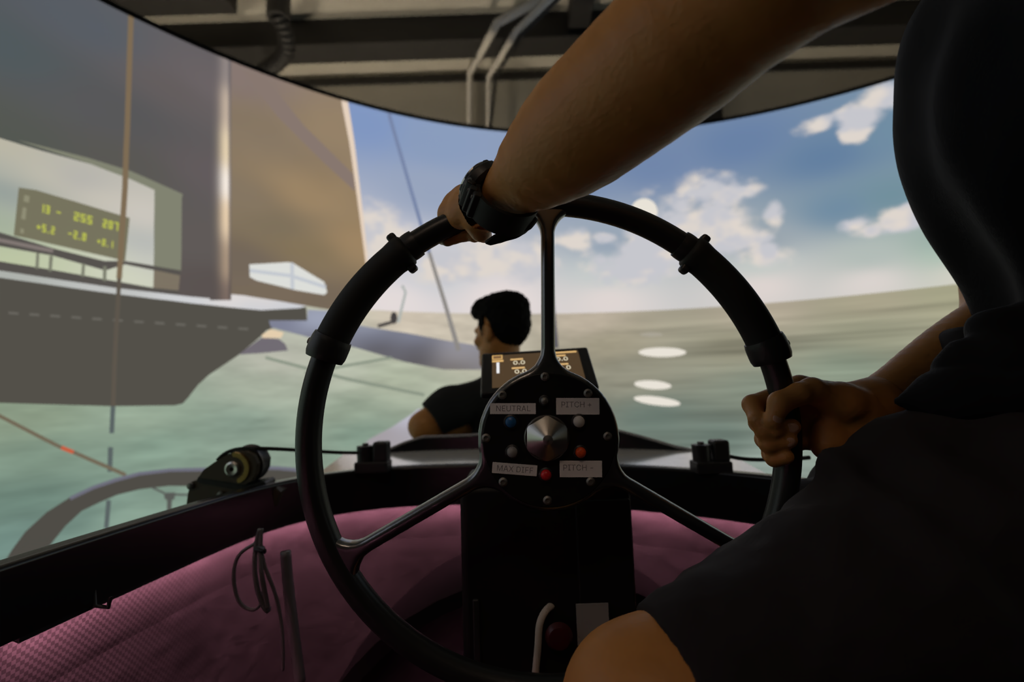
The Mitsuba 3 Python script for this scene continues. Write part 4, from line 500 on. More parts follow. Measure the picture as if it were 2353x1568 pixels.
for i in range(len(hp) - 1):
    for j in range(5): k0, k1 = i * 5 + j, i * 5 + (j + 1) % 5; Fq += [[k0, k1, k1 + 5], [k0, k1 + 5, k0 + 5]]
e = (len(hp) - 1) * 5; Fq += [[0, 1, 2], [0, 2, 3], [0, 3, 4], [e, e + 2, e + 1], [e, e + 3, e + 2], [e, e + 4, e + 3]]
obj('hood', trimesh.Trimesh(V, Fq, process=False), 'black_gloss', boat, smooth=40, label='low black hood in front of the forward cockpit')
xs = hp
obj('hood_edge', tube([(x, y + 0.004, z) for (x, y), z in zip(hp, hz)], 0.003, 8), 'grey_plastic', boat, smooth=True)
# small black hook under the rim, screws on the liner band
q = at(238, 1380, 0.56)
obj('hook', tube([q + (-0.012, 0, 0.012), q + (-0.01, 0, -0.006), q + (0.006, 0, -0.008), q + (0.008, 0, 0.004)], 0.0025, 8), 'black_plastic', boat, smooth=True)

# ------------------------------------------------------------------ magenta strip lamps under the rim, shining down on the liner
def strip(i0, i1, label, gain):
    t = thing('strip_lamp', label, 'lamp')
    path, nrm = RIM[i0:i1], RN[i0:i1]
    obj('housing', sweep([(0.003, RIM_B), (0.013, RIM_B), (0.013, RIM_B - 0.003), (0.003, RIM_B - 0.006)], path, nrm), 'black_plastic', t)
    m = sweep([(0.0135, RIM_B - 0.0036), (0.0035, RIM_B - 0.0066)], path, nrm, closed=False); f = m.faces; v = m.vertices
    n = np.cross(v[f[:, 1]] - v[f[:, 0]], v[f[:, 2]] - v[f[:, 0]]); fl_ = n[:, 2] > 0; f = f.copy(); f[fl_] = f[fl_][:, ::-1]
    obj('diffuser', trimesh.Trimesh(v, f, process=False), 'white_plastic', t, emitter={'type': 'area', 'radiance': {'type': 'rgb', 'value': [c * gain for c in LED_LIGHT]}, 'sampling_weight': 1.5})
strip(2, 40, 'magenta strip lamp under the left side of the cockpit rim, nearest the viewer', 1.8)
strip(41, 47, 'short magenta strip lamp under the cockpit rim behind the cable loops', 1.3)
strip(48, 104, 'magenta strip lamp under the front of the cockpit rim', 0.5)

# ------------------------------------------------------------------ fairleads, turning block and lines on the deck
def fairlead(px, py, depth, w, label):
    o = at(px, py, depth); t = thing('fairlead', label, 'fairlead'); s = w / 0.064
    M = frame((o[0], o[1], deck_z(o[0], o[1])), (s, 0, 0), (0, s, 0), (0, 0, s))
    obj('base', place(rbox((-0.033, -0.02, 0), (0.033, 0.02, 0.022), 0.003), M), 'black_plastic', t, smooth=30)
    obj('drum', place(cat(lathe([(0, 0), (0.016, 0), (0.017, 0.034), (0, 0.036)], 28)), M @ frame((-0.016, 0, 0.018), (1, 0, 0), (0, 1, 0), (0, 0, 1))), 'black_plastic', t, smooth=40)
    obj('cheek', place(rbox((0.002, -0.016, 0.02), (0.032, 0.016, 0.06), 0.005), M), 'black_plastic', t, smooth=30)
    obj('pin', place(lathe([(0, 0), (0.006, 0), (0.006, 0.004), (0, 0.005)], 16), M @ frame((-0.016, 0, 0.053), (1, 0, 0), (0, 1, 0), (0, 0, 1))), 'dull_steel', t, smooth=40)
    return o
fl = fairlead(858, 1076, 0.99, 0.066, 'black rope fairlead on the pale foredeck, left of the wheel hub')
fr = fairlead(1634, 1080, 0.86, 0.062, 'black rope fairlead on the pale foredeck, right of the wheel hub')
# turning block outside the rim on the left
D = 0.875
def bp(px, py): return ((px - 520) / FOCAL * D, (1100 - py) / FOCAL * D)
bo = at(520, 1100, D); BM = frame(bo, RIGHT, UP, -FWD)
blk = thing('turning_block', 'black turning block with gold ring standing outside the cockpit rim', 'pulley block')
lower = Polygon([bp(*q) for q in ((432, 1175), (438, 1130), (446, 1105), (470, 1098), (520, 1100), (560, 1112), (600, 1128), (640, 1118), (650, 1128), (640, 1160), (600, 1200), (440, 1210))])
obj('lower_cheek', place(prism(lower, 0.03, 0.004), BM @ frame((0, 0, -0.02), (1, 0, 0), (0, 1, 0), (0, 0, 1))), 'bronze_plate', blk, smooth=30)
upper = Polygon([bp(*q) for q in ((470, 1092), (482, 1074), (505, 1058), (530, 1042), (552, 1034), (578, 1033), (596, 1042), (605, 1060), (603, 1082), (592, 1100), (574, 1108), (540, 1102))])
obj('upper_cheek', place(prism(upper, 0.012, 0.003), BM @ frame((0, 0, 0.008), (1, 0, 0), (0, 1, 0), (0, 0, 1))), 'bronze_plate', blk, smooth=30)
sc = bp(560, 1068)
obj('sheave', place(lathe([(0, -0.012), (0.034, -0.012), (0.030, 0), (0.034, 0.012), (0, 0.012)], 40), BM @ frame((sc[0] + 0.006, sc[1], -0.004), (1, 0, 0), (0, 1, 0), (0, 0, 1))), 'black_plastic', blk, smooth=40)
obj('back_cheek', place(prism(upper, 0.008, 0.002), BM @ frame((0, 0, -0.028), (1, 0, 0), (0, 1, 0), (0, 0, 1))), 'black_plastic', blk)
obj('strap', place(prism(LineString([bp(472, 1098), bp(530, 1108), bp(580, 1118), bp(612, 1112)]).buffer(0.007), 0.034, 0.003), BM @ frame((0, 0, -0.02), (1, 0, 0), (0, 1, 0), (0, 0, 1))), 'black_plastic', blk, smooth=30)
obj('washer', place(lathe([(0.004, 0), (0.0135, 0), (0.0135, 0.003), (0.010, 0.005), (0.004, 0.004)], 32), BM @ frame((bp(550, 1071)[0], bp(550, 1071)[1], 0.02), (1, 0, 0), (0, 1, 0), (0, 0, 1))), 'steel', blk, smooth=30, label='pale steel axle washer')
arc = LineString([(bp(552, 1069)[0] + 0.0245 * math.cos(t), bp(552, 1069)[1] + 0.0245 * math.sin(t)) for t in np.linspace(-1.1, 1.45, 24)])
obj('ring', place(prism(arc.buffer(0.0042), 0.004, 0.001), BM @ frame((0, 0, 0.02), (1, 0, 0), (0, 1, 0), (0, 0, 1))), 'brass', blk, smooth=30, label='gold ring segment around the axle')
for q in ((448, 1113), (517, 1132)):
    obj('bolt', place(lathe([(0, 0), (0.006, 0), (0.006, 0.004), (0.003, 0.005), (0, 0.005)], 18), BM @ frame((bp(*q)[0], bp(*q)[1], 0.01), (1, 0, 0), (0, 1, 0), (0, 0, 1))), 'dull_steel', blk, smooth=30)
obj('foot', cat(box(bo + (-0.04, -0.02, DECK - bo[2]), bo + (0.03, 0.02, -0.06))), 'black_plastic', blk)
single('control_line', tube([at(500, 1058, D), at(540, 1034, D), at(575, 1031, D), at(700, 1036, 0.92), at(824, 1041, 0.97)], 0.0035, 8, 40), 'rope_black', 'thin black line from the turning block to the left fairlead', 'rope', smooth=True)
single('control_line', tube([at(1668, 1047, 0.86), at(1700, 1054, 0.85), at(1750, 1057, 0.84), at(1800, 1056, 0.83), at(1860, 1052, 0.80)], 0.0035, 8, 30), 'rope_black', 'thin black line running right from the right fairlead', 'rope', smooth=True)
# cable loops hanging on the liner
t = thing('cable_loop', 'loose bundle of looped dark cable hanging on the cockpit liner', 'cable')
dz = 0.66
def strand(pts, r=0.0024): obj('strand', tube([at(x, y, dz + k) for x, y, k in pts], r, 8, 40), 'cable_grey', t, smooth=True)
strand([(598, 1216, .0), (585, 1250, 0), (553, 1272, -.004), (538, 1310, -.006), (541, 1360, -.006), (562, 1396, -.004), (585, 1401, -.004), (600, 1386, -.004), (604, 1360, 0)])
strand([(598, 1216, .0), (586, 1275, -.004), (586, 1320, -.008), (594, 1362, -.008), (607, 1395, -.006), (615, 1405, -.004), (618, 1395, 0)], 0.0032)
strand([(600, 1216, .0), (598, 1262, -.004), (600, 1310, -.01), (607, 1355, -.008), (615, 1398, -.006)], 0.0032)
strand([(600, 1216, .0), (600, 1255, -.004), (608, 1300, -.006), (625, 1345, -.004), (640, 1395, 0), (648, 1450, .0), (650, 1540, .004)], 0.0024)
obj('tie', tube([at(588, 1262, dz - 0.006), at(604, 1262, dz - 0.01), at(606, 1268, dz)], 0.004, 8), 'black_plastic', t)
single('liner_pipe', tube([at(656, 1268, 0.705), at(662, 1340, 0.70), at(672, 1430, 0.69), (at(690, 1568, 0.675))], 0.0075, 10, 30), 'cable_grey', 'dark hose running down the cockpit liner beside the cable loops', 'hose', smooth=True)
# ------------------------------------------------------------------ the steering wheel
WC = at(1260, 1008, 0.5)
WN = -unit(FWD * math.cos(0.063) - UP * math.sin(0.063)); WU = RIGHT; WV = np.cross(WN, WU); PX = 0.5 / FOCAL
def wl(px, py, n=0.0):
    """The point seen at a pixel that lies n metres in front of the wheel's plane."""
    d = at(px, py, 1.0) - EYE; return EYE + d * (((WC + WN * n - EYE) @ WN) / (d @ WN))
def loc(px, py, n=0.0):
    q = wl(px, py, n) - WC; return np.array([q @ WU, q @ WV])
WM = frame(WC, WU, WV, WN)
def wm(x=0.0, y=0.0, z=0.0, rot=0.0):
    c, s = math.cos(rot), math.sin(rot); return WM @ frame((x, y, z), (c, s, 0), (-s, c, 0), (0, 0, 1))
RW, RT, HUB = 0.2503, 0.0130, 0.0735
shape = Point(0, 0).buffer(RW + 0.006, 128).difference(Point(0, 0).buffer(RW - 0.006, 128))
for g in (90, 210, 330):
    c, s = math.cos(math.radians(g)), math.sin(math.radians(g))
    shape = shape.union(LineString([(0, 0), (RW * c, RW * s)]).buffer(0.0075))
shape = shape.union(Point(0, 0).buffer(HUB, 96)).buffer(0.027, 32).buffer(-0.027, 32)
from scipy.ndimage import distance_transform_edt, map_coordinates
GR = 0.0006; NG = int(0.56 / GR)
from PIL import Image, ImageDraw
im = Image.new('L', (NG, NG), 0); dd = ImageDraw.Draw(im)
for g in getattr(shape, 'geoms', [shape]):
    dd.polygon([((x + 0.28) / GR, (y + 0.28) / GR) for x, y in g.exterior.coords], fill=255)
    for h in g.interiors: dd.polygon([((x + 0.28) / GR, (y + 0.28) / GR) for x, y in h.coords], fill=0)
on = np.asarray(im).T > 127
from scipy.ndimage import gaussian_filter
S2 = gaussian_filter((distance_transform_edt(~on) - distance_transform_edt(on)) * GR, 1.2)
def wheel_field(P):
    d2 = map_coordinates(S2, [(P[:, 0] + 0.28) / GR - 0.5, (P[:, 1] + 0.28) / GR - 0.5], order=1, mode='nearest')
    r, h = 0.0066, 0.0092
    q = np.c_[d2 + r, np.abs(P[:, 2]) - h + r]
    plate = np.minimum(q.max(1), 0) + np.linalg.norm(np.maximum(q, 0), axis=1) - r
    return plate
def rim_field(P): return np.hypot(np.hypot(P[:, 0], P[:, 1]) - RW, P[:, 2]) - RT
wheel = thing('steering_wheel', 'black three-spoke steering wheel with button plate in its hub', 'steering wheel')
wf = nets(wheel_field, (-0.27, -0.27, -0.014), (0.27, 0.27, 0.014), 0.0017)
obj('spokes', place(wf, WM), 'spoke_metal', wheel, smooth=True, label='three dark metal spokes joined to the round hub')
tor = trimesh.creation.torus(RW, RT, major_sections=160, minor_sections=28)
obj('rim', place(tor, WM), 'black_anodised', wheel, smooth=True, label='round black rim')
obj('hub_plate', place(lathe([(0, 0.0080), (HUB - 0.0052, 0.0080), (HUB - 0.0052, 0.0096), (HUB - 0.0062, 0.0102), (0, 0.0102)], 96), WM), 'black_plate', wheel, smooth=30)
obj('shaft', place(lathe([(0, -0.09), (0.022, -0.09), (0.022, -0.004), (0, -0.004)], 32), WM), 'dull_steel', wheel, smooth=40)
TOP = 0.0102
# centre nut: a cone cut by six flats on a round collar
cone = m3.Manifold.revolve(m3.CrossSection([[(0, 0), (0.0226, 0), (0.0226, 0.0035), (0.005, 0.0160), (0.002, 0.0168), (0, 0.0169)]]), 64)
hexa = m3.Manifold.cylinder(0.03, 0.0234, 0.0234, 6).rotate([0, 0, 90])
nut = tm(cone ^ hexa)
kx, ky = loc(1256, 1006, TOP)
obj('centre_nut', place(nut, wm(kx, ky, TOP + 0.003)), 'steel', wheel, smooth=20, label='shiny six-sided steel centre nut')
obj('nut_collar', place(lathe([(0, 0), (0.0232, 0), (0.0232, 0.003), (0.022, 0.0042), (0, 0.0042)], 64), wm(kx, ky, TOP)), 'dull_steel', wheel, smooth=30)
for px, py, r, m, say in ((1251, 921, 9, 'screw_steel', 'small grey button above the nut'), (1174, 971, 12.5, 'blue_plastic', 'blue button under NEUTRAL'), (1331, 970, 13, 'white_plastic', 'white button under PITCH +'),
                     (1177, 1040, 12, 'grey_plastic', 'grey button above MAX DIFF'), (1335, 1041, 12, 'orange_plastic', 'orange button above PITCH -'), (1255, 1093, 12, 'red_plastic', 'red button below the nut')):
    x, y = loc(px, py, TOP + 0.004); r *= PX
    b = obj('button', place(lathe([(0, 0), (r, 0), (r, 0.003), (r * 0.9, 0.0052), (r * 0.55, 0.0066), (0, 0.0071)], 28), wm(x, y, TOP)), m, wheel, smooth=40, label=say)
    obj('bezel', place(lathe([(r * 1.02, 0), (r * 1.35, 0), (r * 1.35, 0.001), (r * 1.05, 0.0018)], 28), wm(x, y, TOP)), 'black_plastic', b, smooth=40)
for px, py in ((1252, 866), (1154, 908), (1351, 904), (1117, 1007), (1396, 1003), (1156, 1108), (1357, 1107), (1258, 1150)):
    x, y = loc(px, py, TOP); rr_ = 10 * PX
    prof_ = m3.Manifold.revolve(m3.CrossSection([[(0, 0), (rr_, 0), (rr_, 0.001), (rr_ * 0.6, 0.0024), (0, 0.0024)]]), 28) - m3.Manifold.cylinder(0.004, rr_ * 0.5, rr_ * 0.5, 6).translate([0, 0, 0.001])
    obj('screw', place(tm(prof_), wm(x, y, TOP)), 'screw_steel', wheel, smooth=25)
for text, (x0, y0, x1, y1), tilt, th, ox, oy in (('NEUTRAL', (1126, 927, 1231, 952), 0.0, 12.5, 1, 0.5), ('PITCH +', (1278, 915, 1377, 953), 0.0, 12.5, -3, 4), ('MAX DIFF', (1131, 1066, 1234, 1091), -0.075, 12.5, 1, 0), ('PITCH -', (1286, 1059, 1383, 1097), 0.0, 12.5, -6, 3)):
    a0, b0 = loc(x0, y1, TOP); a1, b1 = loc(x1, y0, TOP); w_, h_ = a1 - a0, b1 - b0
    M = wm((a0 + a1) / 2, (b0 + b1) / 2, TOP, tilt)
    lab = obj('label', place(box((-w_ / 2, -h_ / 2, 0), (w_ / 2, h_ / 2, 0.0004)), M), 'label_paper', wheel, label=f'pale label reading {text}')
    tx = meshkit.text_mesh(text, th * PX, 0.0002); c = tx.bounds.mean(0); tx.apply_translation((-c[0] + ox * PX, -c[1] + oy * PX, 0.0004))
    obj('lettering', place(tx, M), 'label_ink', lab)
# rubber grips with end clamps, one on each side
def on_rim(deg, off=0.0, n=0.0): t = math.radians(deg); return np.array([(RW + off) * math.cos(t), (RW + off) * math.sin(t), n])
def rim_tube(a, b, r, n=40):
    return place(tube([on_rim(g) for g in np.linspace(a, b, n)], r, 28), WM)
for side, (a, b) in (('left', (126.5, 159.5)), ('right', (53.0, 20.0))):
    g = np.linspace(a, b, 60)
    rad = np.interp(np.linspace(0, 1, 60), [0, 0.02, 0.06, 0.14, 0.5, 0.86, 1.0], [0.0142, 0.0178, 0.0185, 0.0172, 0.0176, 0.0178, 0.0172])
    grip = obj('grip', place(tube([on_rim(q) for q in g], rad, 28), WM), 'black_rubber', wheel, smooth=True, label=f'thick black rubber grip on the {side} of the rim')
    d = 1 if b > a else -1
    obj('clamp', rim_tube(a - 2.6 * d, a + 0.6 * d, [0.0147, 0.0152, 0.0152, 0.0147], 8), 'black_plastic', grip, smooth=50)
    ear = lambda off, deg: place(rbox((-0.0065, -0.005, -0.006), (0.0065, 0.005, 0.006), 0.003), WM @ frame(on_rim(deg, off), unit(on_rim(deg)), unit(np.cross((0, 0, 1), on_rim(deg))), (0, 0, 1)))
    obj('clamp_lug', ear(0.0175, a + 1.6 * d), 'black_plastic', grip, smooth=40)
    obj('clamp_lug', ear(-0.0175, a + 2.2 * d), 'black_plastic', grip, smooth=40)
    col = [on_rim(q) for q in np.linspace(b - 4.6 * d, b + 1.2 * d, 12)]
    obj('collar', place(tube(col, [0.0196, 0.0206, 0.0208, 0.0208, 0.0206, 0.0190], 30), WM), 'black_plastic', grip, smooth=45)
    obj('collar_screw', place(lathe([(0, 0), (0.0035, 0), (0.0035, 0.002), (0, 0.002)], 16), WM @ frame(on_rim(b - 1.6 * d, 0.0208), *basis(on_rim(b - 1.6 * d)))), 'dull_steel', grip)
# ------------------------------------------------------------------ pedestal behind the wheel
pc = at(1252, 1110, 0.585)
ped = thing('pedestal', 'black steering pedestal standing behind the wheel', 'pedestal')
pw = 393 / 2 * 0.585 / FOCAL
obj('column', rbox((pc[0] - pw, pc[1] - 0.005, SOLE), (pc[0] + pw, pc[1] + 0.13, pc[2] + 0.0), 0.010), 'black_plate', ped, smooth=30)
f0 = at(1322, 1250, 0.583); f1 = at(1448, 1568, 0.583)
obj('side_cover', rbox((f0[0], pc[1] - 0.011, SOLE + 0.02), (pc[0] + pw - 0.004, pc[1] - 0.004, pc[2] - 0.02), 0.002), 'black_plate', ped)
obj('edge_strip', rbox((at(1097, 1400, .58)[0] - 0.004, pc[1] - 0.009, SOLE + 0.02), (at(1097, 1400, .58)[0] + 0.004, pc[1] - 0.004, pc[2] - 0.13), 0.002), 'black_plastic', ped)
q0, q1 = at(1322, 1462, 0.575), at(1391, 1372, 0.575)
obj('card', cat(box((q0[0], pc[1] - 0.014, q0[2]), (q1[0], pc[1] - 0.0125, q1[2]))), 'grey_plastic', ped, label='pale blank card fixed low on the pedestal')
single('hose', tube([at(1272, 1398, 0.575), at(1256, 1402, 0.560), at(1243, 1425, 0.553), at(1237, 1470, 0.55), at(1232, 1530, 0.55), at(1226, 1600, 0.55), at(1222, 1680, 0.56)], 0.0042, 10, 40), 'rope_pale', 'pale hose hanging down in front of the black pedestal', 'hose', smooth=True)
q = at(1280, 1440, 0.572)
single('pull_knob', place(lathe([(0, 0), (0.008, 0), (0.009, 0.008), (0.014, 0.012), (0.016, 0.016), (0.012, 0.022), (0, 0.024)], 32), frame((q[0], pc[1] - 0.004, q[2]), (1, 0, 0), (0, 0, 1), (0, -1, 0))), 'dark_red_plastic', 'dark red pull knob low on the pedestal beside the pale hose', 'knob', smooth=40)
# tablet on a stalk behind the hub
A, B_, C_, D_ = at(1107, 812, 0.80), at(1350, 796, 0.80), at(1377, 888, 0.71), at(1103, 905, 0.71)
X = unit((B_ - A) + (C_ - D_)); Yv = unit((A + B_) / 2 - (C_ + D_) / 2); Z = unit(np.cross(X, Yv)); Yv = np.cross(Z, X)
ctr = (A + B_ + C_ + D_) / 4; tw = (np.linalg.norm(B_ - A) + np.linalg.norm(C_ - D_)) / 2; th_ = np.linalg.norm((A + B_) / 2 - (C_ + D_) / 2)
TM = frame(ctr, X, Yv, Z)
tab = thing('tablet_display', 'black-framed tablet display showing readings behind the wheel hub', 'tablet')
obj('case', place(rbox((-tw / 2, -th_ / 2, -0.012), (tw / 2, th_ / 2, 0.0), 0.004), TM), 'black_plastic', tab, smooth=30)
sw, sh = tw * 0.80, th_ * 0.80
def pane(x0, y0, x1, y1, z, col, name, parent, gain=1.0):
    # positions in fractions of the lit area
    v = np.array([[(-0.5 + x0) * sw, (-0.5 + y0) * sh, z], [(-0.5 + x1) * sw, (-0.5 + y0) * sh, z], [(-0.5 + x1) * sw, (-0.5 + y1) * sh, z], [(-0.5 + x0) * sw, (-0.5 + y1) * sh, z]])
    return obj(name, place(trimesh.Trimesh(v, [[0, 1, 2], [0, 2, 3]], process=False), TM), 'black_plastic', parent, emitter={'type': 'area', 'radiance': {'type': 'rgb', 'value': [c * gain for c in lin(*col)]}, 'sampling_weight': 0.02})
lit = pane(0, 0, 1, 1, 0.0006, (78, 60, 40), 'lit_screen', tab)
labels[lit] = {'label': 'lit brown screen area'}
pane(0.0, 0.86, 0.12, 1.0, 0.0009, (226, 180, 110), 'heading_box', lit); pane(0.012, 0.885, 0.108, 0.975, 0.0011, (120, 90, 60), 'heading_field', lit)
pane(0.0, 0.775, 0.13, 0.835, 0.0009, (222, 178, 112), 'caption', lit)
pane(0.05, 0.42, 0.082, 0.76, 0.0009, (238, 238, 240), 'gauge_bar', lit)
def glow_text(text, x, y, h, col):
    tx = meshkit.text_mesh(text, h * sh, 0.0002); tx.apply_translation(((x - 0.5) * sw, (y - 0.5) * sh, 0.0009))
    obj('reading', place(tx, TM), 'black_plastic', lit, emitter={'type': 'area', 'radiance': {'type': 'rgb', 'value': lin(*col)}, 'sampling_weight': 0.02})
for x, y in ((0.21, 0.80), (0.22, 0.52), (0.70, 0.83), (0.71, 0.55)):
    pane(x, y, x + 0.145, y + 0.05, 0.0009, (224, 182, 120), 'caption', lit); glow_text('0.0', x + 0.025, y - 0.14, 0.11, (250, 238, 205))
pane(0.57, 0.93, 0.98, 0.985, 0.0009, (224, 180, 116), 'caption', lit)
obj('stalk', tube([ctr - Z * 0.01, ctr - Z * 0.05 - Yv * 0.03, (pc[0], pc[1] + 0.10, pc[2] - 0.005)], 0.012, 14, 16), 'black_plastic', tab, smooth=True)
# ------------------------------------------------------------------ people
def turned(yaw, pitch=0.0, roll=0.0):
    """Rotation of a head whose face looks along +y and whose crown is +z: yaw to the left, pitch down, roll to the right."""
    cz, sz, cx_, sx_, cy_, sy_ = math.cos(yaw), math.sin(yaw), math.cos(-pitch), math.sin(-pitch), math.cos(roll), math.sin(roll)
    return np.array([[cz, -sz, 0], [sz, cz, 0], [0, 0, 1]]) @ np.array([[1, 0, 0], [0, cx_, -sx_], [0, sx_, cx_]]) @ np.array([[cy_, 0, sy_], [0, 1, 0], [-sy_, 0, cy_]])
def head_parts(o, R, s=1.0):
    """Distance fields of a head: (skin parts, hair field, eye spheres)."""
    w = lambda *p: o + R @ (np.array(p) * s)
    E = lambda c, r: ellipsoid(w(*c), np.array(r) * s, R)
    B = lambda a, b, ra, rb=None: bone(w(*a), w(*b), ra * s, (ra if rb is None else rb) * s)
    main = [E((0, -0.012, 0.03), (0.073, 0.092, 0.083)), E((0, 0.028, -0.03), (0.060, 0.060, 0.080)), B((-0.048, 0.0, -0.045), (-0.02, 0.062, -0.088), 0.022, 0.018), B((0.048, 0.0, -0.045), (0.02, 0.062, -0.088), 0.022, 0.018), E((0, 0.068, -0.092), (0.024, 0.02, 0.018))]
    fine = [B((0, 0.086, 0.008), (0, 0.104, -0.026), 0.008, 0.012), B((-0.012, 0.09, -0.032), (0.012, 0.09, -0.032), 0.009), B((-0.034, 0.076, 0.024), (0.034, 0.076, 0.024), 0.011), B((-0.02, 0.083, -0.060), (0.02, 0.083, -0.060), 0.007), B((-0.017, 0.081, -0.071), (0.017, 0.081, -0.071), 0.008),
            E((-0.046, 0.060, -0.018), (0.02, 0.018, 0.018)), E((0.046, 0.060, -0.018), (0.02, 0.018, 0.018))]
    ears = [(E((k * 0.078, -0.008, -0.002), (0.010, 0.020, 0.031)), E((k * 0.088, -0.003, 0.002), (0.008, 0.011, 0.018))) for k in (-1, 1)]
    eyes = [w(k * 0.031, 0.074, 0.004) for k in (-1, 1)]
    def skin_field(P):
        d = blend(P, main, 0.03 * s)
        for q in fine: d = smin(d, dist(P, q), 0.010 * s)
        for k in (-1, 1): d = np.maximum(d, -(np.linalg.norm(P - w(k * 0.031, 0.092, 0.006), axis=1) - 0.011 * s))
        for q, hole in ears: d = smin(d, np.maximum(dist(P, q), -dist(P, hole)), 0.006 * s)
        return d
    cap = E((0, -0.014, 0.033), (0.081, 0.100, 0.092))
    tuft = [B((-0.032, 0.046, 0.098), (0.032, 0.046, 0.098), 0.024), B((-0.022, 0.074, 0.092), (0.022, 0.074, 0.092), 0.017), E((0, -0.03, 0.085), (0.066, 0.075, 0.044))]
    def hair_field(P):
        L = (P - o) @ R / s
        n = meshkit.fbm(L * 90, 3, 5) - 0.5; n2 = meshkit.noise(L * 220, 9) - 0.5
        d = dist(P, cap)
        for q in tuft: d = smin(d, dist(P, q), 0.035 * s)
        d = d - s * (0.012 * n + 0.006 * n2) - s * 0.004 * np.clip((L[:, 2] - 0.05) / 0.05, 0, 1)
        line = np.where(L[:, 1] > 0.0, 0.066 - 0.09 * np.clip(0.06 - L[:, 1], 0, 0.06), np.interp(L[:, 1], [-0.09, -0.035, -0.022, 0.0], [-0.075, -0.055, 0.028, 0.06]))
        burn = np.where((np.abs(L[:, 0]) > 0.055) & (L[:, 1] > 0.005) & (L[:, 1] < 0.035), -0.02, 1.0)
        line = np.minimum(line, np.where(burn < 0.5, burn, line))
        return np.maximum(d, (line - L[:, 2]) * 0.8 * s)
    return skin_field, hair_field, eyes
def finger(chain, radii): return [bone(a, b, ra, rb) for a, b, ra, rb in zip(chain[:-1], chain[1:], radii[:-1], radii[1:])]
def bounds(pts, pad): pts = np.array(pts); return pts.min(0) - pad, pts.max(0) + pad
def cut(mesh, lo, hi):
    c = mesh.triangles_center; m = ((c > lo) & (c < hi)).all(1)
    return trimesh.Trimesh(mesh.vertices, mesh.faces[~m], process=False)

from scipy.interpolate import PchipInterpolator
# ---- the driver at the right
E_ = lambda x, y, z: EYE + np.array([x, y, z], float)
sL, eL, wL = E_(0.44, 0.27, 0.375), at(1765, -70, 0.272), at(1152, 455, 0.456)
sR, eR, wR = E_(0.655, 0.60, 0.37), at(2315, 735, 0.62), at(1995, 932, 0.515)
kL, hL = at(1484, 1640, 0.36), None
mid = at(2162, 1272, 0.42); hL = kL + unit(mid - kL) * 0.44
hR, kR = E_(0.55, 0.545, -0.045), E_(0.265, 0.60, -0.315)
aL, aR = np.array([kL[0] - 0.03, kL[1] + 0.05, 0.80]), np.array([0.24, 0.64, 0.80])
chest, belly, hips = E_(0.605, 0.455, 0.29), E_(0.655, 0.45, 0.08), E_(0.64, 0.455, -0.015)
TR = np.eye(3)
hd = E_(0.55, 0.47, 0.70)
headA, hairA, eyesA = head_parts(hd, turned(math.radians(52), 0.15))
neckA = E_(0.585, 0.465, 0.47)
trunk = [ellipsoid(chest, (0.135, 0.175, 0.20)), ellipsoid(E_(0.665, 0.455, 0.17), (0.122, 0.160, 0.17)), ellipsoid(belly, (0.105, 0.145, 0.15)), ellipsoid(hips, (0.105, 0.150, 0.11))]
limbs = [bone(neckA - (0, 0, 0.06), neckA + (-0.01, 0, 0.12), 0.062, 0.056), bone(sL, E_(0.58, 0.40, 0.40), 0.062, 0.08), bone(sR, E_(0.58, 0.52, 0.39), 0.062, 0.08),
         bone(sL, eL, 0.056, 0.043), bone(sR, eR, 0.056, 0.044),
         bone(hL, kL + (hL - kL) * 0.25, 0.070, 0.058), bone(kL + (hL - kL) * 0.25, kL, 0.058, 0.055), bone(hR, kR, 0.084, 0.056), bone(kL, aL, 0.055, 0.036), bone(kR, aR, 0.055, 0.036),
         bone(kL + (aL - kL) * 0.1 + (0, -0.01, 0), kL + (aL - kL) * 0.55 + (0.01, -0.015, 0), 0.045, 0.04), bone(kR + (aR - kR) * 0.1, kR + (aR - kR) * 0.55, 0.045, 0.04)]
def along(a, b, stops):
    ts = np.linspace(0, 1, 15); rs = PchipInterpolator(*zip(*stops))(ts)
    return [bone(a + (b - a) * t0, a + (b - a) * t1, r0, r1) for t0, r0, t1, r1 in zip(ts[:-1], rs[:-1], ts[1:], rs[1:])]
fore = along(wL, eL, [(0.0, 0.0240), (0.10, 0.0285), (0.25, 0.0400), (0.43, 0.0480), (0.75, 0.0490), (0.9, 0.0460), (1.0, 0.0430)])
foreR = along(wR, eR, [(0.0, 0.0235), (0.15, 0.0250), (0.35, 0.0310), (0.6, 0.0380), (0.85, 0.0415), (1.0, 0.0415)])
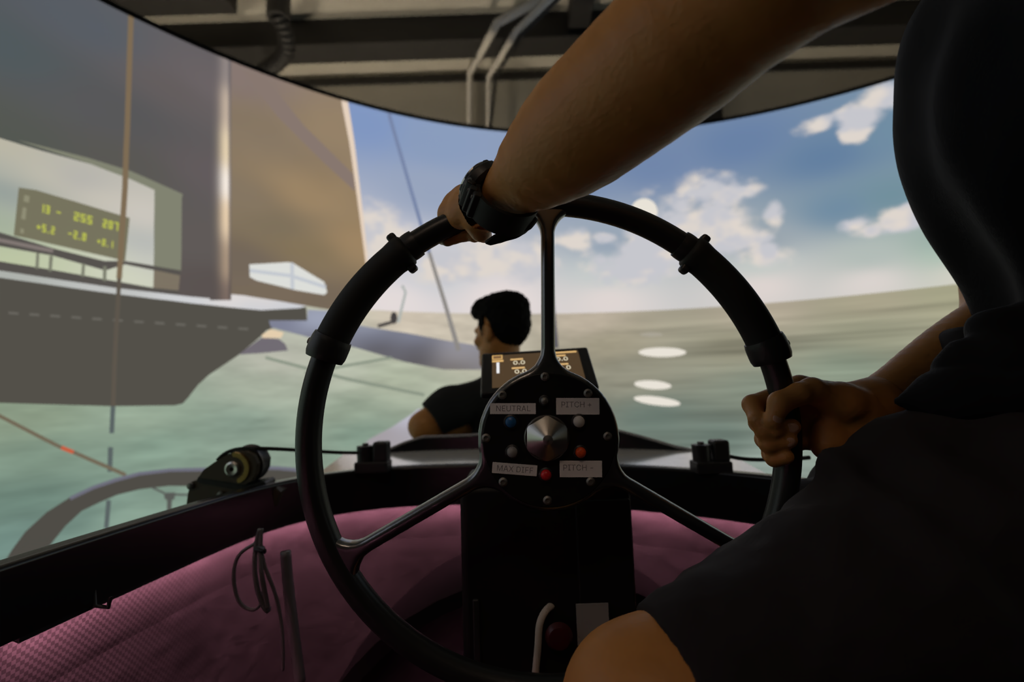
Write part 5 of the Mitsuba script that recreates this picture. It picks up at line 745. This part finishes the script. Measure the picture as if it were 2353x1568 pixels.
# right hand closed round the rim: the fingers come round the far side, the thumb crosses the near side
p = wl
pR = dict(mI=p(1838, 893, -.020), mM=p(1860, 928, -.024), mR=p(1864, 966, -.022), mP=p(1860, 1004, -.016), cmc=p(1935, 925, .012), th=p(1866, 898, .021), ip=p(1792, 926, .027), tt=p(1776, 968, .027))
palmR = [bone(wR, pR['mI'], 0.021, 0.0125), bone(wR, pR['mM'], 0.021, 0.013), bone(wR, pR['mR'], 0.021, 0.013), bone(wR, pR['mP'], 0.020, 0.0115), bone(p(1965, 935, .005), pR['cmc'], 0.020, 0.019), bone(pR['cmc'], pR['th'], 0.0185, 0.0125),
         bone(p(1978, 968, .004), p(1900, 1026, .006), 0.019, 0.0145), bone(p(1898, 985, .008), p(1905, 1015, .010), 0.0125, 0.0135), bone(pR['mI'], pR['mP'], 0.012, 0.011)]
fingR = [finger([pR['th'], p(1838, 905, .026), pR['ip'], pR['tt']], [0.0125, 0.0108, 0.0108, 0.0082]),
         finger([pR['mI'], p(1729, 930, -.006), p(1742, 966, .014), p(1782, 990, .024)], [0.0115, 0.0098, 0.0086, 0.0076]),
         finger([pR['mM'], p(1744, 972, -.008), p(1757, 990, .016), p(1820, 981, .0225)], [0.0115, 0.0098, 0.0090, 0.0080]),
         finger([pR['mR'], p(1758, 1010, -.007), p(1767, 1021, .015), p(1812, 1012, .0225)], [0.0112, 0.0096, 0.0090, 0.0082]),
         finger([pR['mP'], p(1772, 1044, -.006), p(1779, 1054, .012), p(1806, 1050, .0205)], [0.0100, 0.0086, 0.0080, 0.0074])]
# left hand laid over the top of the rim
pL = dict(mI=p(1098, 447, -.010), mM=p(1066, 452, -.014), mR=p(1044, 470, -.012), mP=p(1034, 493, -.006))
palmL = [bone(wL, pL['mI'], 0.0225, 0.0125), bone(wL, pL['mM'], 0.0220, 0.013), bone(wL, pL['mR'], 0.0220, 0.0125), bone(wL, pL['mP'], 0.0215, 0.0115), bone(pL['mI'], pL['mP'], 0.012, 0.011), bone(p(1075, 478, .012), p(1058, 500, .014), 0.015, 0.012), bone(p(1135, 480, .040), p(1098, 512, .026), 0.018, 0.0135)]
fingL = [finger([p(1098, 512, .026), p(1104, 532, .018), p(1112, 540, .006)], [0.0130, 0.0100, 0.0085]),
         finger([pL['mI'], p(1080, 492, -.032), p(1082, 528, -.022), p(1090, 541, -.002)], [0.0115, 0.0098, 0.0088, 0.0078]),
         finger([pL['mM'], p(1056, 498, -.034), p(1058, 530, -.024), p(1066, 540, -.006)], [0.0115, 0.0098, 0.0088, 0.0078]),
         finger([pL['mR'], p(1036, 508, -.032), p(1036, 536, -.024), p(1046, 545, -.008)], [0.0110, 0.0095, 0.0086, 0.0076]),
         finger([pL['mP'], p(1020, 520, -.026), p(1018, 545, -.020), p(1028, 552, -.008)], [0.0098, 0.0086, 0.0078, 0.0070])]
trunk_all = trunk + limbs
shoes = [[bone((q[0], q[1], 0.745), (q[0] - 0.13, q[1] + 0.10, 0.735), 0.042, 0.035), bone((q[0], q[1], 0.745), (q[0] + 0.03, q[1] - 0.03, 0.742), 0.042, 0.040)] for q in (aL, aR)]
def bodyA(P):
    d = blend(P, trunk_all, 0.035)
    d = smin(d, blend(P, fore, 0.001), 0.012); d = smin(d, blend(P, foreR, 0.001), 0.012)
    d = smin(d, headA(P), 0.02)
    return d
def hand(P, base, palm, fingers):
    d = smin(base, blend(P, palm, 0.010), 0.014)
    for f_ in fingers: d = smin(d, blend(P, f_, 0.004), 0.0045)
    return d
def handR(P): return hand(P, blend(P, foreR, 0.001), palmR, fingR)
def handL(P): return hand(P, blend(P, fore, 0.001), palmL, fingL)
loR, hiR = bounds([pR[k] for k in pR] + [q[2] for f_ in fingR for q in f_] + [p(1905, 1015, .01)], 0.020); hiR[0] = wR[0] + 0.012
loL, hiL = bounds([pL[k] for k in pL] + [q[2] for f_ in fingL for q in f_], 0.020); hiL = np.maximum(hiL, wL + 0.03)
allp = np.array([sL, eL, wL, sR, eR, wR, kL, kR, aL, aR, hips, hd + (0, 0, .15), hips + (0.14, 0, 0), chest + (0.16, 0.2, 0), chest - (0, 0.2, 0)])
lo, hi = allp.min(0) - 0.09, allp.max(0) + 0.09
coarse = nets(bodyA, lo, hi, 0.0045)
axR, axL = unit(eR - wR), unit(eL - wL)
fineR = nets(lambda P: np.maximum(handR(P), (P - wR) @ axR - 0.022), loR, np.maximum(hiR, wR + 0.055), 0.0016)
fineL = nets(lambda P: np.maximum(handL(P), (P - wL) @ axL - 0.022), loL, np.maximum(hiL, wL + 0.06), 0.0016)
person = thing('person', 'person in a dark navy shirt and shorts steering with both hands on the wheel', 'person')
obj('body', cat(coarse, fineR, fineL), 'skin', person, smooth=True)
obj('hair', nets(hairA, hd - 0.15, hd + 0.15, 0.0035), 'hair', person, smooth=True)
for e in eyesA: obj('eye', sphere(e, 0.0115), 'eye_white', person, smooth=True)
for a_, n_ in ((fingR[2][2], 'n'), (fingR[3][2], 'n'), (fingR[0][2], 't')):
    ax = unit(a_[2] - a_[1]); c = a_[2] - ax * 0.004 + WN * (a_[4] * 0.80); x_ = ax; z_ = unit(WN - ax * (WN @ ax)); y_ = np.cross(z_, x_)
    s_ = sphere((0, 0, 0), 1.0, 2); s_.vertices *= (0.0068, 0.0052, 0.0022)
    obj('fingernail', place(s_, frame(c, x_, y_, z_)), 'nail', person, smooth=True)
# clothes of the driver
def folds(P, f, amp, seed, stretch=(1, 1, 1)): return amp * (meshkit.fbm(P * np.array(stretch) * f, 3, seed) - 0.5) * 2
slL = sL + (eL - sL) * 0.42; slR = sR + (eR - sR) * 0.45
def shirtA(P):
    d = blend(P, [ellipsoid(chest, (0.148, 0.188, 0.215)), ellipsoid(E_(0.665, 0.455, 0.17), (0.136, 0.172, 0.17)), ellipsoid(belly + (0, 0, .02), (0.122, 0.160, 0.15)), bone(E_(0.66, 0.45, 0.02), E_(0.66, 0.45, 0.0), 0.13)], 0.05)
    d = smin(d, blend(P, [bone(sL, slL, 0.072, 0.074), bone(sL, E_(0.58, 0.4, 0.4), 0.074, 0.09), bone(sR, slR, 0.070, 0.072), bone(sR, E_(0.58, 0.52, 0.39), 0.072, 0.09)], 0.03), 0.04)
    d = np.maximum(d, -(dist(P, bone(neckA - (0.03, 0, 0.02), neckA + (-.03, 0, 0.12), 0.068))))
    for a_, b_ in ((sL, slL), (sR, slR)):
        ax = unit(b_ - a_); near = dist(P, bone(a_, b_ + ax * 0.05, 0.09)) < 0.0; side = (P - b_) @ ax
        d = np.where(near, np.maximum(d, side), d)
    d = np.maximum(d, (EYE[2] - 0.015) - P[:, 2])
    rid = np.sin((P[:, 1] * 52 + P[:, 0] * 26 + 0.9 * (P[:, 2] - 1.5) * 9 + 2.5 * meshkit.noise(P * 9, 2)))
    return d - 0.008 * rid * np.clip((1.95 - P[:, 2]) / 0.3, 0, 1) - folds(P, 11, 0.007, 4, (1, 1, 0.45))
lo_, hi_ = bounds([sL, sR, chest + .22, belly - (0.19, 0.22, 0.10), slL], 0.09)
obj('shirt', nets(shirtA, lo_, hi_, 0.0045), 'shirt_cloth', person, smooth=True, label='dark navy shirt')
cuffL = kL + unit(hL - kL) * 0.030; cuffR = kR + (hR - kR) * 0.12
def shortsA(P):
    legL = blend(P, along(cuffL, hL, [(0.0, 0.064), (0.3, 0.078), (0.6, 0.096), (1.0, 0.106)]), 0.002); legR = dist(P, bone(cuffR, hR, 0.070, 0.102))
    d = smin(smin(smin(legL, blend(P, [bone(at(1938, 1066, .43), at(2010, 1050, .43), 0.017, 0.020), bone(at(2010, 1055, .43), at(2130, 1020, .43), 0.020, 0.034), bone(at(2130, 1020, .43), at(2260, 990, .43), 0.034, 0.05)], 0.02), 0.02), blend(P, [ellipsoid(hips, (0.117, 0.162, 0.125)), ellipsoid(belly - (0, 0, .06), (0.112, 0.155, 0.09))], 0.04), 0.03), legR, 0.03)
    for c_, h_, k_ in ((cuffL, hL, kL), (cuffR, hR, kR)):
        ax = unit(h_ - c_); s_ = (P - c_) @ ax; near = dist(P, bone(c_ - ax * 0.05, c_ + ax * 0.05, 0.10)) < 0
        d = np.where(near, np.maximum(d, -s_), d)
    ax = unit(hL - cuffL); s_ = (P - cuffL) @ ax
    wr = np.sin(s_ * 95 + 4.0 * meshkit.noise(P * 12, 3)) * np.clip((s_ - 0.10) / 0.12, 0, 1)
    return d - 0.0045 * wr - folds(P, 15, 0.011, 7)
lo_, hi_ = bounds([hL, hR, kL, kR, hips + 0.13, hips - 0.13], 0.11)
obj('shorts', nets(shortsA, lo_, hi_, 0.0045), 'shorts_cloth', person, smooth=True, label='dark charcoal shorts')
# sweater tied round the waist: band, knot, two sleeve ends
kn = at(2318, 800, 0.415)
def sweater(P):
    q = P - (belly + (0.0, 0, -0.045)); q2 = np.c_[(q[:, 0] - 0.012) / 0.120, q[:, 1] / 0.160]; rr_ = np.linalg.norm(q2, axis=1)
    d = np.hypot((rr_ - 1) * 0.14, q[:, 2] * 0.8) - 0.022
    d = smin(d, blend(P, [bone(at(2285, 760, .425), at(2360, 745, .42), 0.018, 0.022), bone(at(2285, 760, .425), at(2283, 815, .42), 0.018, 0.014), bone(at(2300, 830, .41), at(2380, 830, .41), 0.024)], 0.012), 0.012)
    fl_ = blend(P, [bone(at(2300, 822, .415), at(2215, 818, .425), 0.014, 0.012), bone(at(2215, 818, .425), at(2172, 842, .43), 0.012, 0.009), bone(at(2300, 846, .412), at(2185, 858, .425), 0.014, 0.010)], 0.016)
    tail = blend(P, [bone(at(2330, 880, .405), at(2180, 905, .42), 0.026, 0.020), bone(at(2180, 905, .42), at(2066, 925, .432), 0.020, 0.0045), bone(at(2300, 930, .41), at(2140, 950, .425), 0.018, 0.010)], 0.02)
    d = np.minimum(smin(d, fl_, 0.008), tail)
    return d - folds(P, 26, 0.0035, 11)
lo_, hi_ = bounds([belly - (0.17, 0.2, 0.12), belly + (0.16, 0.2, 0.07), at(2060, 925, .43), at(2200, 980, .43)], 0.03)
obj('tied_sweater', nets(sweater, lo_, hi_, 0.0035), 'shirt_cloth', person, smooth=True, label='dark sweater tied in a knot at the waist')
for i, s_ in enumerate(shoes):
    obj('shoe', nets(lambda P: np.maximum(blend(P, s_, 0.02), 0.702 - P[:, 2]), *bounds([s_[0][1], s_[0][2], s_[1][2]], 0.06), 0.005), 'black_rubber', person, smooth=True)
# wrist watch
ax = unit(eL - wL); wo = at(1158, 472, 0.450)
wn = unit(-0.70 * RIGHT + 0.66 * UP + 0.22 * FWD); ax = unit(ax - wn * (wn @ ax)); wy = np.cross(wn, ax)
watch = thing('wrist_watch', 'chunky black sports watch on the left wrist at the wheel top', 'watch')
tt = np.linspace(0, 2 * math.pi, 61)
bandpath = [wo + wn * (0.0285 * math.cos(q)) + wy * (0.0305 * math.sin(q)) for q in tt]
def ribbon(path, w, th, side):
    V, k = [], 4; path = np.array(path); t = np.gradient(path, axis=0)
    for i, q in enumerate(path):
        s_ = side[i] if np.ndim(side) == 2 else side; n_ = unit(np.cross(t[i], s_)); ww = w[i] if np.ndim(w) else w
        V += [q + s_ * ww - n_ * th, q + s_ * ww + n_ * th, q - s_ * ww + n_ * th, q - s_ * ww - n_ * th]
    Fq = []
    for i in range(len(path) - 1):
        for j in range(4):
            a_, b_ = i * 4 + j, i * 4 + (j + 1) % 4; Fq += [[a_, b_, b_ + 4], [a_, b_ + 4, a_ + 4]]
    e = (len(path) - 1) * 4; Fq += [[0, 2, 1], [0, 3, 2], [e, e + 1, e + 2], [e, e + 2, e + 3]]
    return trimesh.Trimesh(np.array(V), Fq, process=False)
strap_o = obj('strap', ribbon(bandpath, 0.0115, 0.0022, ax), 'black_rubber', watch, smooth=40)
CM = frame(wo + wn * 0.0265, ax, wy, wn)
obj('case', place(lathe([(0, -0.004), (0.021, -0.004), (0.0250, -0.001), (0.0255, 0.006), (0.0235, 0.0095), (0, 0.0095)], 48), CM), 'black_plastic', watch, smooth=30)
bez = trimesh.util.concatenate([place(rbox((-0.0028, -0.0045, 0), (0.0028, 0.0045, 0.005), 0.0012), CM @ frame((0.0212 * math.cos(q), 0.0212 * math.sin(q), 0.0075), (math.cos(q), math.sin(q), 0), (-math.sin(q), math.cos(q), 0), (0, 0, 1))) for q in np.arange(16) * math.pi / 8])
obj('bezel', cat(place(lathe([(0.0185, 0.0085), (0.0215, 0.0085), (0.0210, 0.0125), (0.0185, 0.0115)], 48), CM)), 'steel', watch, smooth=30, label='metallic bezel')
for k_ in (-1, 1):
    for j_, (off, dn, w2) in enumerate(((0.0235, 0.000, 0.0135), (0.0275, -0.0075, 0.0130), (0.0300, -0.0150, 0.0125))):
        LM = CM @ frame((0, k_ * off, dn), (1, 0, 0), unit((0, 1, -k_ * (0.25 + 0.35 * j_))), unit((0, k_ * (0.25 + 0.35 * j_), 1)))
        obj('lug', place(rbox((-w2, -0.0042, -0.0035), (w2, 0.0042, 0.0045), 0.002), LM), 'black_plastic', watch, smooth=30)
        obj('lug_screw', place(lathe([(0, 0), (0.0016, 0), (0.0016, 0.001), (0, 0.0012)], 12), LM @ frame((w2 * 0.6, 0, 0.0045), (1, 0, 0), (0, 1, 0), (0, 0, 1))), 'steel', watch)
for q in np.arange(12) * math.pi / 6:
    obj('bezel_lug', place(rbox((-0.0026, -0.0035, 0), (0.0026, 0.0035, 0.005), 0.0012, 8), CM @ frame((0.0218 * math.cos(q), 0.0218 * math.sin(q), 0.0055), (math.cos(q), math.sin(q), 0), (-math.sin(q), math.cos(q), 0), (0, 0, 1))), 'black_plastic', watch)
obj('glass', place(lathe([(0, 0.0112), (0.0183, 0.0112), (0.0183, 0.0095), (0, 0.0095)], 40), CM), 'black_gloss', watch, smooth=30)
for q in (0.5, -0.5, math.pi + 0.5, math.pi - 0.5):
    obj('pusher', place(lathe([(0, 0), (0.0022, 0), (0.0022, 0.003), (0, 0.0032)], 14), CM @ frame((0.0238 * math.sin(q), 0.0238 * math.cos(q), 0.003), *basis((math.sin(q), math.cos(q), 0)))), 'dull_steel', watch, smooth=40)
tail = [at(1206, 528, .452), at(1188, 537, .450), at(1165, 541, .447), at(1140, 549, .444), at(1116, 557, .441)]
w_ = np.interp(np.linspace(0, 1, 24), [0, 0.2, 0.55, 0.85, 1], [0.003, 0.0045, 0.0062, 0.0045, 0.001])
obj('strap_end', ribbon(spline(tail, 24), w_, 0.0016, unit(0.80 * UP - 0.4 * FWD + 0.4 * RIGHT)), 'black_rubber', watch, smooth=40, label='loose end of the strap')
obj('buckle', tube([at(1225, 500, .452), at(1204, 522, .450), at(1186, 536, .449), at(1176, 543, .449)], [0.0055, 0.006, 0.0035, 0.0018], 10, 14), 'black_rubber', watch, smooth=True)

# ---- the crew member in the forward cockpit
hb = at(1152, 768, 1.60); yawB = math.radians(50)
headB, hairB, eyesB = head_parts(hb, turned(yawB, 0.10), 1.0)
nb = at(1172, 868, 1.64)
shL, shR = at(1030, 938, 1.53), at(1318, 915, 1.76)
ctr_ = (shL + shR) / 2
elL, wrL = at(973, 980, 1.50), at(1105, 986, 1.62)
elR, wrR = at(1370, 1040, 1.86), at(1250, 1035, 1.98)
xB = unit(shR - shL); xB[2] = 0; xB = unit(xB); yB = np.array([-xB[1], xB[0], 0]); RB = np.c_[xB, yB, [0, 0, 1]]
pelB = np.array([ctr_[0] + 0.01, ctr_[1] + 0.08, 1.02])
trB = [ellipsoid(np.array([*(ctr_[:2] + 0.01), 1.40]), (0.165, 0.105, 0.17), RB), ellipsoid((ctr_[0] - .02, ctr_[1] + .03, 1.24), (0.165, 0.11, 0.19), RB), ellipsoid(pelB, (0.155, 0.12, 0.11), RB)]
lmB = [bone(nb - (0, 0, .05), hb - (0, 0, 0.06), 0.062, 0.056), bone(shL, nb - (0, 0, .05), 0.052, 0.07), bone(shR, nb - (0, 0, .05), 0.052, 0.07), bone(shL, elL, 0.050, 0.041), bone(elL, wrL, 0.041, 0.026), bone(shR, elR, 0.050, 0.041), bone(elR, wrR, 0.041, 0.026)]
for s_ in (-1, 1):
    hp = pelB + xB * 0.09 * s_ - (0, 0, 0.02); kp = hp + yB * -0.0 + np.array([-0.10, 0.0, 0]) * 0; kp = np.array([hp[0] - 0.05 + 0.07 * s_, hp[1] - 0.36, 0.99]); ap = kp + (0, -0.02, -0.28)
    lmB += [bone(hp, kp, 0.085, 0.058), bone(kp, ap, 0.055, 0.04)]
fB = []
for wr_, el_ in ((wrL, elL), (wrR, elR)):
    f_ = unit(wr_ - el_); s_ = unit(np.cross(f_, (0, 0, 1))); fB.append([bone(wr_, wr_ + f_ * 0.08, 0.026, 0.022)])
    for k_ in (-1.5, -0.5, 0.5, 1.5):
        b0 = wr_ + f_ * 0.085 + s_ * k_ * 0.017; fB.append(finger([b0, b0 + f_ * 0.04 - (0, 0, .008), b0 + f_ * 0.055 - (0, 0, .035)], [0.010, 0.009, 0.0075]))
    b0 = wr_ + f_ * 0.03 + s_ * 0.02; fB.append(finger([b0, b0 + s_ * 0.03 + f_ * 0.03, b0 + s_ * 0.03 + f_ * 0.055], [0.012, 0.010, 0.008]))
def bodyB(P):
    d = smin(blend(P, trB + lmB, 0.03), headB(P), 0.02)
    for f_ in fB: d = smin(d, blend(P, f_, 0.006), 0.008)
    return d
lo_, hi_ = bounds([hb + .14, hb - .14, shL, shR, elL, elR, wrL, wrR, pelB + .17, pelB - .17, pelB + (-0.25, -0.45, -0.33)], 0.13)
crew = thing('person', 'person in a black T-shirt with short dark hair sitting ahead, head turned left', 'person')
obj('body', nets(bodyB, lo_, hi_, 0.005), 'skin', crew, smooth=True)
obj('hair', nets(hairB, hb - 0.15, hb + 0.15, 0.003), 'hair', crew, smooth=True, label='short dark hair with a raised front')
for e in eyesB: obj('eye', sphere(e, 0.0115), 'eye_white', crew, smooth=True)
cL, cR = shL + (elL - shL) * 0.62, shR + (elR - shR) * 0.62
def shirtB(P):
    d = blend(P, [ellipsoid(q[1], q[2] + 0.014, q[3]) for q in trB] + [bone(shL, nb - (0, 0, .05), 0.062, 0.074), bone(shR, nb - (0, 0, .05), 0.062, 0.074), bone(shL, cL, 0.063, 0.060), bone(shR, cR, 0.063, 0.060)], 0.035)
    d = np.maximum(d, -dist(P, bone(nb - (0, 0, .02), hb, 0.066)))
    for a_, b_ in ((shL, cL), (shR, cR)):
        u_ = unit(b_ - a_); near = dist(P, bone(a_, b_ + u_ * 0.06, 0.085)) < 0
        d = np.where(near, np.maximum(d, (P - b_) @ u_), d)
    return np.maximum(d, 0.98 - P[:, 2]) - folds(P, 12, 0.007, 21)
obj('t_shirt', nets(shirtB, lo_, hi_, 0.005), 'crew_cloth', crew, smooth=True, label='black T-shirt')
obj('shorts', nets(lambda P: np.maximum(blend(P, [ellipsoid(pelB, (0.168, 0.133, 0.12), RB)] + [bone(q[1], q[1] + (q[2] - q[1]) * 0.85, q[3] + 0.012, q[4] + 0.016) for q in lmB[7::2]], 0.02), P[:, 2] - 1.10), lo_, hi_, 0.006), 'shorts_cloth', crew, smooth=True)
